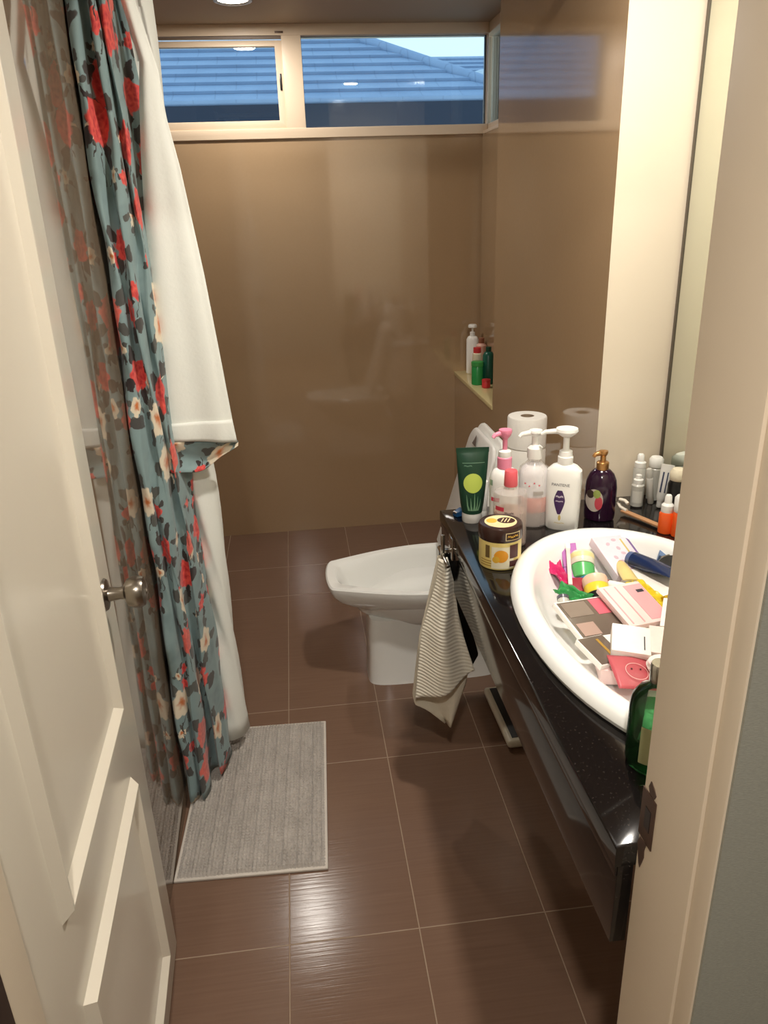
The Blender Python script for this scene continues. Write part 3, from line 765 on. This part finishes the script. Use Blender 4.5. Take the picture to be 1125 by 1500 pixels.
# yellow jar with brown lid
t = bottle('hair_mask_jar', 'yellow cosmetic jar with a dark brown lid at the front edge of the counter', 'jar', .424, 1.524)
obj('body', lathe([(.042, 0), (.046, .002), (.0475, .008), (.0475, .068), (.044, .071)], 44), mat('pale yellow plastic', (236, 214, 134), .3), t)
BRN = mat('dark brown plastic', (56, 34, 28), .25)
l_ = obj('lid', lathe([(.0485, .068), (.0495, .070), (.0495, .096), (.0470, .1005), (.044, .101), (.001, .101)], 44), BRN, t)
obj('lid_label', xf(lathe([(.0, 0), (.036, 0), (.036, .0005), (0, .0005)], 40), Matrix.Translation((0, 0, .1008))), mat('cream label', (232, 214, 164), .4), l_)
obj('lid_print', xf(loft([sup(.020, .017, 0, 24), sup(.020, .017, .0005, 24)]), Matrix.Translation((.012, .006, .1012))), BRN, l_)
for k in range(3): obj('lid_stroke', xf(box(-.0012, .0012, -.011, .011, 0, .0005), Matrix.Translation((.004 + .007 * k, .006, .1017)) @ Matrix.Rotation(-.25, 4, 'Z')), mat('cream label', (232, 214, 164), .4), l_)
obj('honey_print', xf(loft([sup(.012, .013, 0, 20), sup(.012, .013, .0005, 20)]), Matrix.Translation((-.020, .002, .1012))), mat('honey print', (226, 178, 62), .4), l_)
s_ = cyl(.0475); s2_ = cyl(.0495)
obj('lid_badge', dec_rect(s2_, .012, .042, .074, .092), mat('cream label', (232, 214, 164), .4), l_)
obj('lid_badge_fill', dec_rect(s2_, .0135, .0405, .0755, .0905, .0008), BRN, l_)
obj('lid_lettering', dec_scrawl(s2_, .022, .006, .027, .083, .001), mat('honey print', (226, 178, 62), .4), l_)
obj('white_patch', dec_rect(s_, -.018, .030, .006, .058), mat('cream patch', (240, 232, 204), .4), t)
obj('flower_print', dec_ellipse(s_, .003, .036, .0155, .015, .0008), mat('orange print', (232, 158, 44), .4), t)
obj('flower_centre', dec_ellipse(s_, -.008, .028, .008, .008, .0010), mat('honey print', (226, 178, 62), .4), t)
obj('brown_label', dec_rect(s_, .0215, .0385, .030, .062, .0010), mat('maroon print', (78, 34, 34), .4), t)
obj('brown_label', dec_rect(s_, .0215, .0400, .010, .024, .0010), mat('maroon print', (78, 34, 34), .4), t)
obj('dark_column', dec_rect(s_, -.031, -.022, .030, .060, .0008), mat('olive brown print', (110, 88, 48), .4), t)
for k in range(3): obj('print_line', dec_rect(s_, -.040, -.018, .010 + .006 * k, .012 + .006 * k, .0008), mat('honey brown print', (176, 136, 54), .4), t)

# small things at the far corner of the counter
def small(name, label, x, y, parts, cat='bottle', rot=None, z=.80):
    t = bottle(name, label, cat, x, y, z)
    if rot: t.rotation_euler = rot
    for pn, prof, m, *sy in parts: obj(pn, lathe(prof, 28, *(sy or [1.0])), m, t)
    return t
M_FROST = mat('frosted grey plastic', (190, 188, 180), .3)
t = small('serum_bottle', 'small frosted bottle with a white cap before the taller white spray', .872, 1.800, [('body', [(.014, 0), (.0165, .002), (.0165, .058), (.012, .063)], M_FROST), ('cap', [(.0125, .062), (.013, .064), (.0125, .074), (.0075, .076), (.0075, .086), (.001, .088)], M_WHITEP)])
obj('label', dec_rect(cyl(.0165), -.012, .012, .012, .045), mat('pale grey label', (216, 214, 206), .4), t)
small('spray_bottle', 'taller white spray bottle in the counter corner against the cream wall', .893, 1.842, [('body', [(.014, 0), (.0165, .002), (.0165, .088), (.013, .094)], M_FROST), ('cap', [(.0145, .092), (.015, .094), (.0145, .107), (.009, .110), (.009, .126), (.006, .130), (.001, .131)], M_WHITEP)])
small('white_stick', 'slim white lip stick tube leaning beside the small frosted bottle', .915, 1.806, [('body', [(.0075, 0), (.0085, .002), (.0085, .074), (.0075, .075)], M_WHITEP), ('cap', [(.0080, .075), (.0080, .098), (.006, .101), (.001, .102)], M_FROST)], 'tube', (math.radians(3), math.radians(-9), 0), .8015)
t = bottle('toothpaste_tube', 'small white tube with blue stripes standing on its cap in the corner', 'tube', .925, 1.775)
t.rotation_euler[1] = math.radians(5)
TT = [(.020, .010, .010), (.03, .0125, .012), (.08, .015, .007), (.112, .0165, .0018), (.120, .0170, .0015)]
ts = lambda z: (*lerp(TT, z), 2.0)
obj('tube_body', loft([sup(a, b_, z, 32) for z, a, b_ in TT]), M_WHITEP, t)
obj('cap', lathe([(.0085, .0015), (.0092, .003), (.0092, .020), (.008, .0215)], 22), M_WHITEP, t)
obj('blue_stripe', dec_rect(ts, -.008, -.004, .045, .100), mat('navy print', (70, 78, 104), .4), t)
obj('blue_stripe', dec_rect(ts, .003, .006, .045, .100), mat('navy print', (70, 78, 104), .4), t)
small('cream_capped_bottle', 'bottle with round white cap against the wall behind the striped tube', .936, 1.838, [('body', [(.016, 0), (.0185, .002), (.0185, .088), (.014, .093)], M_FROST), ('cap', [(.0175, .092), (.0185, .094), (.0185, .114), (.014, .120), (.001, .121)], M_WHITEP)])
small('black_bottle', 'black bottle with a cream domed cap before the mirror', .930, 1.705, [('body', [(.020, 0), (.0225, .002), (.0225, .090), (.018, .102)], M_BLACKP), ('cap', [(.0195, .101), (.0205, .103), (.0205, .122), (.015, .130), (.001, .131)], mat('cream plastic', (232, 222, 196), .35))])
M_ORNG = mat('bright orange plastic', (240, 96, 34), .3)
small('orange_bottle', 'bright orange bottle with a narrow white nozzle cap behind the sink rim', .863, 1.615, [('body', [(.016, 0), (.0178, .002), (.0178, .050), (.015, .055)], M_ORNG), ('cap', [(.0145, .054), (.015, .056), (.0145, .072), (.009, .078), (.008, .094), (.006, .098), (.001, .099)], M_WHITEP)])
small('orange_bottle', 'orange bottle with broad white cap half hidden by the door frame', .884, 1.588, [('body', [(.016, 0), (.0178, .002), (.0178, .060), (.016, .064)], M_ORNG), ('cap', [(.0165, .063), (.0175, .065), (.0175, .098), (.013, .104), (.001, .105)], M_WHITEP)])
# wooden brush with white hooked head
t = thing('brush', 'tan flat handled brush with a white hooked head lying behind the sink', 'brush', (.835, 1.705, .8035))
ang = math.atan2(1.640 - 1.765, .862 - .812)
t.rotation_euler = (0, 0, ang)
obj('handle', box(-.055, .085, -.0085, .0085, 0, .006, .002), mat('tan wood', (186, 138, 98), .5, .12, 60), t)
obj('hooked_head', tube([(-.040, 0, .007), (-.062, 0, .010), (-.072, 0, .020), (-.066, 0, .030), (-.050, 0, .032), (-.038, 0, .027)], .005, 10), mat('ivory plastic', (232, 222, 206), .4), t)

# things half hidden behind the green tube
t = small('white_tube', 'small white tube standing behind the dark green cream tube', .452, 1.798, [('body', [(.010, .02), (.012, .03), (.013, .095), (.012, .1)], M_WHITEP), ('cap', [(.0095, 0), (.0105, .002), (.0105, .019), (.010, .02)], M_WHITEP)], 'tube')
t = thing('blue_clip', 'small blue plastic clip on the counter corner left of green tube', 'clip', (.393, 1.822, .8005), (0, 0, .4))
obj('jaw', box(-.013, .013, -.010, .010, 0, .007, .002), mat('blue plastic', (34, 92, 148), .35), t)
obj('jaw', xf(box(-.013, .013, -.010, .010, 0, .006, .002), Matrix.Translation((0, 0, .009)) @ Matrix.Rotation(-.32, 4, 'Y')), mat('blue plastic', (34, 92, 148), .35), t)
obj('spring', tube([(-.010, -.008, .009), (-.010, .008, .009)], .004, 10), M_STEEL, t)

# green bottle at the near end, beside the door frame
t = bottle('mouthwash_bottle', 'clear green bottle with a silver cap at the near end of the counter', 'bottle', .463, .834)
P = [(.028, 0), (.0335, .002), (.0360, .010), (.0365, .03), (.0365, .098), (.034, .112), (.026, .124), (.015, .131), (.012, .134), (.012, .142)]
obj('body', lathe(P, 44), clear('green tinted plastic', (226, 244, 230), .02, 1.45), t)
obj('liquid', lathe([(.026, .003), (.0325, .005), (.0348, .012), (.0350, .088), (.030, .0885), (.001, .0885)], 40), milky('green liquid', (176, 226, 190), (56, 118, 76), .2), t)
obj('label', dec_rect(cyl(.0368), -.016, .026, .022, .082), mat('pale olive label', (158, 158, 118), .5), t)
c = obj('cap', lathe([(.0135, .138), (.0145, .140), (.0145, .164), (.013, .167), (.001, .167)], 32), M_CHROME, t)
obj('red_stripe', dec_rect(cyl(.0145), .004, .0125, .142, .163), mat('dull red print', (140, 58, 54), .4), c)

# ------------------------------------------------------------------ bottles on the niche ledge
small('pump_bottle', 'tall white pump bottle with red marks on the niche ledge', .852, 3.655, [('body', [(.026, 0), (.029, .003), (.029, .165), (.022, .178), (.012, .183)], M_WHITEP, .7), ('collar', [(.012, .182), (.0125, .184), (.0125, .200), (.005, .202), (.005, .222), (.001, .223)], M_WHITEP), ('pump_head', [(.001, .219), (.021, .222), (.021, .232), (.018, .236), (.001, .237)], M_WHITEP)])
small('pink_bottle', 'pale pink bottle with brown cap right of the tall white pump bottle', .880, 3.585, [('body', [(.022, 0), (.025, .003), (.025, .145), (.015, .156)], mat('blush plastic', (222, 176, 160), .4)), ('cap', [(.013, .155), (.014, .157), (.014, .180), (.001, .183)], mat('brown cap plastic', (150, 96, 74), .4))])
small('red_capped_bottle', 'small cream bottle with a red cap behind the green tub', .832, 3.470, [('body', [(.020, 0), (.022, .003), (.022, .128), (.017, .132)], mat('cream bottle plastic', (226, 214, 186), .4)), ('cap', [(.017, .131), (.018, .133), (.018, .156), (.001, .158)], mat('red cap plastic', (206, 58, 62), .35))])
M_GRN = mat('bright green plastic', (40, 140, 72), .3)
t = small('green_tub', 'bright green tub with lid at the front of the niche ledge', .816, 3.395, [('body', [(.024, 0), (.0265, .003), (.0265, .082), (.024, .086)], M_GRN), ('lid', [(.0275, .085), (.028, .087), (.028, .104), (.024, .107), (.001, .107)], mat('leaf green plastic', (62, 152, 78), .3))], 'tub')
small('teal_bottle', 'dark teal bottle behind the green tub by the pier', .868, 3.40, [('body', [(.024, 0), (.0265, .003), (.0265, .13), (.018, .145), (.012, .148)], mat('dark teal plastic', (24, 92, 76), .3)), ('cap', [(.012, .147), (.0125, .149), (.0125, .168), (.001, .170)], mat('dark green cap', (24, 74, 58), .35))])
small('red_tub', 'low red tub on the niche ledge below the teal bottle', .838, 3.315, [('body', [(.016, 0), (.019, .003), (.019, .026), (.017, .03)], mat('red cap plastic', (206, 58, 62), .35)), ('lid', [(.0195, .029), (.0195, .038), (.001, .040)], mat('red cap plastic', (206, 58, 62), .35))], 'tub')

# ------------------------------------------------------------------ cosmetics heaped in the sink
def item_box(name, label, cat, c, size, rot, m, bev=.0015):
    t = thing(name, label, cat, c, tuple(math.radians(r) for r in rot))
    l, w, h = size
    obj('carton', box(-l / 2, l / 2, -w / 2, w / 2, 0, h, bev), m, t)
    return t
def flat(t, name, x0, x1, y0, y1, z, m, h=.0006):
    return obj(name, box(x0, x1, y0, y1, z, z + h), m, t, False)
M_PKBOX = mat('pale pink card', (240, 214, 210), .5); M_WHBOX = mat('white card', (246, 240, 234), .5); M_ROSE = mat('rose print', (226, 168, 172), .5)
# make-up palette with a window
t = thing('eyeshadow_palette', 'white framed make-up case with a dark clear window in the sink', 'make-up case', (.533, 1.248, .790), (math.radians(15), math.radians(5), math.radians(15)))
obj('tray', box(-.056, .056, -.054, .054, 0, .012, .002), M_WHBOX, t)
w = flat(t, 'window', -.052, .052, -.050, .050, .012, mat('dark smoky film', (112, 98, 88), .12))
flat(t, 'pink_pan', .020, .050, .004, .048, .0127, mat('strong pink print', (216, 104, 120), .4))
flat(t, 'pale_pan', -.046, -.006, -.046, -.012, .0127, mat('beige print', (178, 148, 136), .4))
flat(t, 'pale_pan', -.046, .010, .006, .046, .0127, mat('taupe print', (140, 124, 112), .3))
t = thing('eyeshadow_palette', 'smaller dark windowed make-up case under the white card box', 'make-up case', (.508, 1.136, .788), (math.radians(14), math.radians(8), math.radians(22)))
obj('tray', box(-.032, .032, -.036, .036, 0, .012, .002), M_WHBOX, t)
flat(t, 'window', -.030, .030, -.034, .034, .012, mat('dark smoky film', (96, 84, 76), .15))
flat(t, 'gold_pan', .006, .012, -.030, .026, .0127, mat('honey brown print', (176, 136, 54), .4))
# pink striped card box
t = item_box('card_box', 'pale pink card box with rose stripes lying across the make-up case', 'box', (.628, 1.268, .802), (.100, .116, .012), (15, 3, 14), M_PKBOX)
flat(t, 'rose_panel', .006, .048, -.050, .050, .012, M_ROSE)
flat(t, 'stripe', -.040, -.037, -.052, .052, .012, M_ROSE); flat(t, 'stripe', -.014, -.011, -.052, .052, .012, M_ROSE)
flat(t, 'small_print', .026, .042, .026, .034, .0127, M_INK)
t = item_box('card_box', 'plain white card box before the pink striped box', 'box', (.565, 1.138, .792), (.068, .072, .026), (12, 3, -22), M_WHBOX)
flat(t, 'small_print', .022, .024, -.025, .010, .026, M_INK)
t = item_box('card_box', 'blush card box right of the plain white one', 'box', (.620, 1.128, .790), (.044, .072, .026), (12, 3, -20), mat('blush card', (244, 222, 214), .5))
flat(t, 'small_print', .004, .010, -.004, .016, .026, M_ROSE)
t = item_box('card_box', 'white card box half behind the door frame', 'box', (.690, 1.205, .792), (.056, .085, .030), (12, -4, -30), M_WHBOX)
flat(t, 'grey_line', -.02, .02, -.03, -.028, .030, mat('grey print', (172, 164, 158), .4))
# lilac flowered box leaning on the far side
t = item_box('flowered_box', 'lilac white box with a flower pattern leaning at the back of the sink', 'box', (.697, 1.500, .789), (.088, .128, .022), (20, 3, 10), mat('pale lilac card', (234, 216, 226), .5))
for k in range(9):
    u, v = random.uniform(-.036, .012), random.uniform(-.05, .05)
    obj('flower_print', xf(loft([sup(.006, .0045, 0, 12), sup(.006, .0045, .0005, 12)]), Matrix.Translation((u, v, .022)) @ Matrix.Rotation(k, 4, 'Z')), mat('mauve print', (206, 178, 192), .5), t)
flat(t, 'gold_strip', .022, .026, -.05, .05, .022, mat('gold print', (206, 184, 110), .4)); flat(t, 'violet_edge', .040, .0448, -.060, .060, .022, mat('violet print', (120, 96, 150), .5))
# purple card
t = item_box('purple_card', 'flat purple card standing at the left of the sink', 'card', (.583, 1.492, .785), (.034, .150, .008), (20, -8, -16), mat('orchid card', (186, 116, 184), .5))
flat(t, 'crease', -.022, .022, -.002, -.0005, .008, mat('dark orchid print', (120, 60, 118), .5))
t = item_box('applicator_stick', 'long white stick lying beside the purple card', 'stick', (.568, 1.470, .806), (.009, .165, .006), (8, 0, -17), M_PKBOX, .002)
obj('tip', box(-.0055, .0055, .060, .0825, -.0005, .0065, .002), M_WHITEP, t)
# magenta bow-like wrapper
t = thing('wrapper', 'crumpled magenta wrapper at the left end of the sink', 'wrapper', (.548, 1.455, .786), (.2, .1, .2))
def crumple(w, l, a, s):
    rnd = random.Random(s); ph = [rnd.uniform(0, 6) for _ in range(6)]
    return lambda u, v: Vector(((u - .5) * w * (1 - .35 * math.sin(PI * v)), (v - .5) * l, a * (math.sin(u * 9 + ph[0]) * math.cos(v * 7 + ph[1]) + .5 * math.sin(u * 17 + v * 13 + ph[2]))))
o = obj('foil', grid(14, 18, crumple(.048, .110, .007, 3)), mat('magenta foil', (206, 36, 104), .3), t); solid(o, .0008)
o = obj('pink_corner', grid(10, 10, crumple(.045, .040, .005, 5)), mat('hot pink foil', (232, 110, 150), .3), t); solid(o, .0008); o.location = (-.006, -.058, .004)
t = thing('wrapper', 'small bright green leaf shaped wrapper at the sink front', 'wrapper', (.540, 1.358, .793), (.1, -.25, .7))
o = obj('foil', grid(14, 14, crumple(.045, .075, .008, 8)), mat('grass green foil', (52, 150, 78), .35), t); solid(o, .0008)
t = thing('wrapper', 'bright yellow foil packet at the right of the sink', 'wrapper', (.690, 1.322, .800), (.1, .15, .5))
o = obj('foil', grid(14, 18, crumple(.055, .10, .008, 12)), mat('yellow foil', (228, 202, 38), .35), t); solid(o, .0008)
o = obj('torn_strip', grid(8, 8, crumple(.02, .05, .006, 4)), mat('mustard foil', (206, 168, 30), .35), t); solid(o, .0008); o.location = (.0, -.055, .006)
item_box('card_box', 'long white card box at the bottom of the sink below the navy tube', 'box', (.735, 1.385, .757), (.075, .14, .034), (3, -3, 20), M_WHBOX)
item_box('card_box', 'ivory card box at the sink bottom under the striped box', 'box', (.600, 1.225, .756), (.14, .10, .030), (2, 2, 10), mat('ivory card', (236, 226, 214), .5))
item_box('card_box', 'rose card box deep in the sink under the plain white box', 'box', (.575, 1.115, .755), (.15, .08, .030), (2, 1, -12), M_PKBOX)
item_box('red_carton', 'small dark red carton wedged before the purple card', 'box', (.566, 1.408, .772), (.030, .040, .022), (18, 0, -10), mat('dark red plastic', (158, 40, 58), .35))
# stacked tubs
def lying(name, label, c, rot, parts, cat='tub'):
    t = thing(name, label, cat, c, tuple(math.radians(r) for r in rot))
    for pn, prof, m in parts: obj(pn, lathe(prof, 30), m, t)
    return t
M_LIME = mat('fresh green plastic', (92, 186, 104), .3)
lying('cream_tub', 'round green tub with a clear cream lid leaning in the sink', (.600, 1.458, .770), (-52, 18, 0), [('body', [(.024, 0), (.026, .002), (.026, .034), (.024, .036)], M_LIME), ('clear_lid', [(.0265, .036), (.027, .038), (.027, .064), (.024, .068), (.001, .069)], mat('milky lid', (226, 222, 204), .2)), ('cream_fill', [(.0272, .050), (.0274, .052), (.0274, .060), (.0272, .062)], mat('butter cream', (236, 222, 160), .4))])
lying('cream_tub', 'round blue tub with black rim between green and yellow tubs', (.600, 1.418, .776), (-58, 14, 0), [('body', [(.024, 0), (.026, .002), (.026, .014), (.024, .016)], mat('sky blue plastic', (58, 132, 176), .3)), ('rim', [(.0262, -.008), (.027, -.006), (.027, -.001), (.0255, 0)], M_BLACKP)])
lying('cream_tub', 'round yellow tub with peach lid and black rim in the sink', (.592, 1.352, .782), (-58, 10, 0), [('rim', [(.0255, -.006), (.027, -.004), (.027, .004), (.0262, .006)], M_BLACKP), ('body', [(.0245, .005), (.0262, .007), (.0262, .026), (.025, .028)], mat('yellow plastic', (230, 206, 60), .3)), ('lid', [(.0255, .027), (.0268, .029), (.0268, .046), (.024, .049), (.001, .050)], mat('peach plastic', (238, 200, 174), .35))])
# tubes at the right
t = thing('squeeze_tube', 'dark navy squeeze tube lying at the back right of the sink', 'tube', (.712, 1.478, .806), (math.radians(-86), 0, math.radians(206)))
NV = [(0, .017, .017), (.012, .017, .017), (.0125, .019, .018), (.06, .021, .015), (.115, .023, .004), (.125, .0235, .002)]
obj('tube_body', loft([sup(a, b_, z, 30) for z, a, b_ in NV[2:]]), mat('navy plastic', (28, 44, 84), .22), t)
obj('cap', loft([sup(a, b_, z, 30) for z, a, b_ in ((0, .015, .015), (.001, .017, .017), (.0125, .017, .017))]), mat('slate blue plastic', (88, 104, 144), .3), t)
t = thing('squeeze_tube', 'pale yellow squeeze tube lying between flowered box and navy tube', 'tube', (.690, 1.478, .793), (math.radians(-84), 0, math.radians(170)))
obj('tube_body', loft([sup(a, b_, z, 26) for z, a, b_ in ((.012, .013, .012), (.06, .016, .010), (.10, .017, .002))]), mat('pale straw plastic', (228, 204, 134), .35), t)
obj('cap', loft([sup(a, a, z, 24) for z, a in ((0, .011), (.012, .012), (.0125, .012))]), mat('amber plastic', (196, 152, 90), .3), t)
item_box('blue_carton', 'small slate blue carton standing at the back right of the sink', 'box', (.803, 1.492, .785), (.040, .055, .030), (12, 14, -24), mat('slate blue card', (98, 124, 164), .45))
t = thing('compact', 'black round compact at the right of the sink beside navy tube', 'compact', (.790, 1.425, .795), (math.radians(18), math.radians(-12), 0))
obj('case', lathe([(.030, 0), (.034, .003), (.034, .012), (.031, .015), (.001, .0155)], 32), M_BLACKP, t)
obj('hinge', box(-.010, .010, .032, .038, .004, .011, .001), M_STEEL, t)
lying('white_tube', 'short white tube with red end beneath the yellow tub', (.622, 1.392, .790), (-88, 0, -130), [('body', [(.011, .006), (.0125, .008), (.012, .050), (.009, .056), (.001, .057)], M_WHITEP), ('end_cap', [(.0115, 0), (.0128, .001), (.0128, .0065), (.0125, .007)], mat('dark red plastic', (158, 40, 58), .35))], 'tube')
t = thing('sachet', 'red pink face mask sachet with ring print at the sink front', 'sachet', (.543, 1.064, .792), (math.radians(12), math.radians(8), math.radians(-4)))
o = obj('pouch', grid(12, 12, lambda u, v: Vector(((u - .5) * .080, (v - .5) * .078, .006 * math.sin(PI * u) * math.sin(PI * v)))), mat('rose red foil', (190, 84, 92), .35), t); solid(o, .002)
b = loft([[(r * math.cos(2 * PI * i / 40), r * math.sin(2 * PI * i / 40) - .004, .0085 - 28 * r * r * .06) for i in range(40)] for r in (.0200, .0188)], True, False, False)
obj('ring_print', b, mat('pale rose print', (240, 184, 180), .4), t)
for sx in (-1, 1): obj('eye_print', xf(lathe([(.0018, 0), (.0018, .0006)], 10), Matrix.Translation((sx * .008, .001, .0078))), mat('maroon print', (78, 34, 34), .4), t)
t = thing('powder_puff', 'round white powder puff beside the red sachet', 'powder puff', (.594, 1.060, .793))
obj('puff', lathe([(.020, 0), (.029, .004), (.031, .010), (.028, .016), (.012, .019), (.001, .0195)], 32), M_PAPERW, t)
obj('band', box(-.030, .030, -.006, .006, .0185, .0205, .0008), M_PKBOX, t)
lying('lip_balm', 'tiny grey lip balm pot at the left sink wall', (.504, 1.318, .792), (-60, 20, 0), [('pot', [(.010, 0), (.012, .002), (.012, .012), (.011, .013)], M_FROST), ('lid', [(.0125, .013), (.0125, .020), (.001, .021)], mat('slate plastic', (86, 84, 96), .3))], 'pot')

# ------------------------------------------------------------------ lamps
def downlight(x, y, label, power, r=.055, z=2.30, col=(1, .94, .85)):
    t = thing('downlight', label, 'ceiling light', (x, y, z), group=None)
    obj('trim_ring', loft([sup(a, a, zz, 40) for a, zz in ((r + .018, -.0005), (r + .016, -.006), (r + .002, -.006), (r, -.003), (r, -.0005))], True, False, False), M_CHROME, t)
    e = NT('lamp lens'); em = e.n('ShaderNodeEmission'); em.inputs[0].default_value = (*col, 1); em.inputs[1].default_value = 12; e.put(e.out.inputs[0], em.outputs[0])
    obj('lens', xf(lathe([(0, -.002), (r - .001, -.002), (r - .001, -.0005), (0, -.0005)], 40), Matrix.Identity(4)), e.m, t)
    l = bpy.data.lights.new('downlight_glow', 'AREA'); l.shape = 'DISK'; l.size = r * 1.8; l.energy = power; l.color = col
    o = bpy.data.objects.new('lamp_glow', l); COL.objects.link(o); o.parent = t; o.location = (0, 0, -.009)
    return t
downlight(-.140, 3.325, 'round recessed ceiling light near the window over the shower', 7)
downlight(.52, 1.36, 'round recessed ceiling light above the sink', 14)
downlight(-.05, -.30, 'round ceiling light in the hallway behind the doorway', 18, z=2.36)

# repeats share a group phrase
GROUPS = {'toilet_roll': 'toilet rolls on the cistern', 'orange_bottle': 'orange bottles behind the sink', 'card_box': 'card boxes heaped in the sink', 'cream_tub': 'round tubs heaped in the sink',
          'wrapper': 'foil wrappers heaped in the sink', 'eyeshadow_palette': 'windowed make-up cases in the sink', 'squeeze_tube': 'squeeze tubes lying in the sink', 'downlight': 'recessed ceiling lights', 'house': 'houses outside the window'}
for o in COL.objects:
    g = GROUPS.get(o.name.split('.')[0])
    if g and o.parent is None: o['group'] = g

# sky
w = bpy.data.worlds.new('World'); SC.world = w; w.use_nodes = True; nt = w.node_tree; nt.nodes.clear()
bg = nt.nodes.new('ShaderNodeBackground'); out = nt.nodes.new('ShaderNodeOutputWorld'); tc = nt.nodes.new('ShaderNodeTexCoord')
sep = nt.nodes.new('ShaderNodeSeparateXYZ'); rmp = nt.nodes.new('ShaderNodeValToRGB')
nt.links.new(tc.outputs['Generated'], sep.inputs[0]); nt.links.new(sep.outputs[2], rmp.inputs[0]); nt.links.new(rmp.outputs[0], bg.inputs[0]); nt.links.new(bg.outputs[0], out.inputs[0])
rmp.color_ramp.elements[0].position = 0; rmp.color_ramp.elements[0].color = (*lin((212, 234, 244)), 1)
rmp.color_ramp.elements[1].position = .6; rmp.color_ramp.elements[1].color = (*lin((186, 216, 236)), 1)
bg.inputs[1].default_value = 1.5

# ------------------------------------------------------------------ camera
cam = bpy.data.cameras.new('camera'); co = bpy.data.objects.new('camera', cam); COL.objects.link(co)
cam.sensor_fit = 'HORIZONTAL'; cam.sensor_width = 36; cam.lens = 36 * 1107.31 / 1125; cam.clip_start = .02
Rv, Uv, Fv = Vector((.99240803, -.11871427, -.03214393)), Vector((.07336841, .36167913, .92941126)), Vector((.09870859, .92471354, -.36764315))
m = Matrix.Identity(4)
for i in range(3): m[i][0], m[i][1], m[i][2] = Rv[i], Uv[i], -Fv[i]
m.translation = Vector((0, 0, 1.55)); co.matrix_world = m
SC.camera = co
SC.view_settings.view_transform = 'Standard'; SC.view_settings.look = 'None'; SC.view_settings.gamma = 1; SC.view_settings.exposure = 0.42
SC.view_settings.use_curve_mapping = False
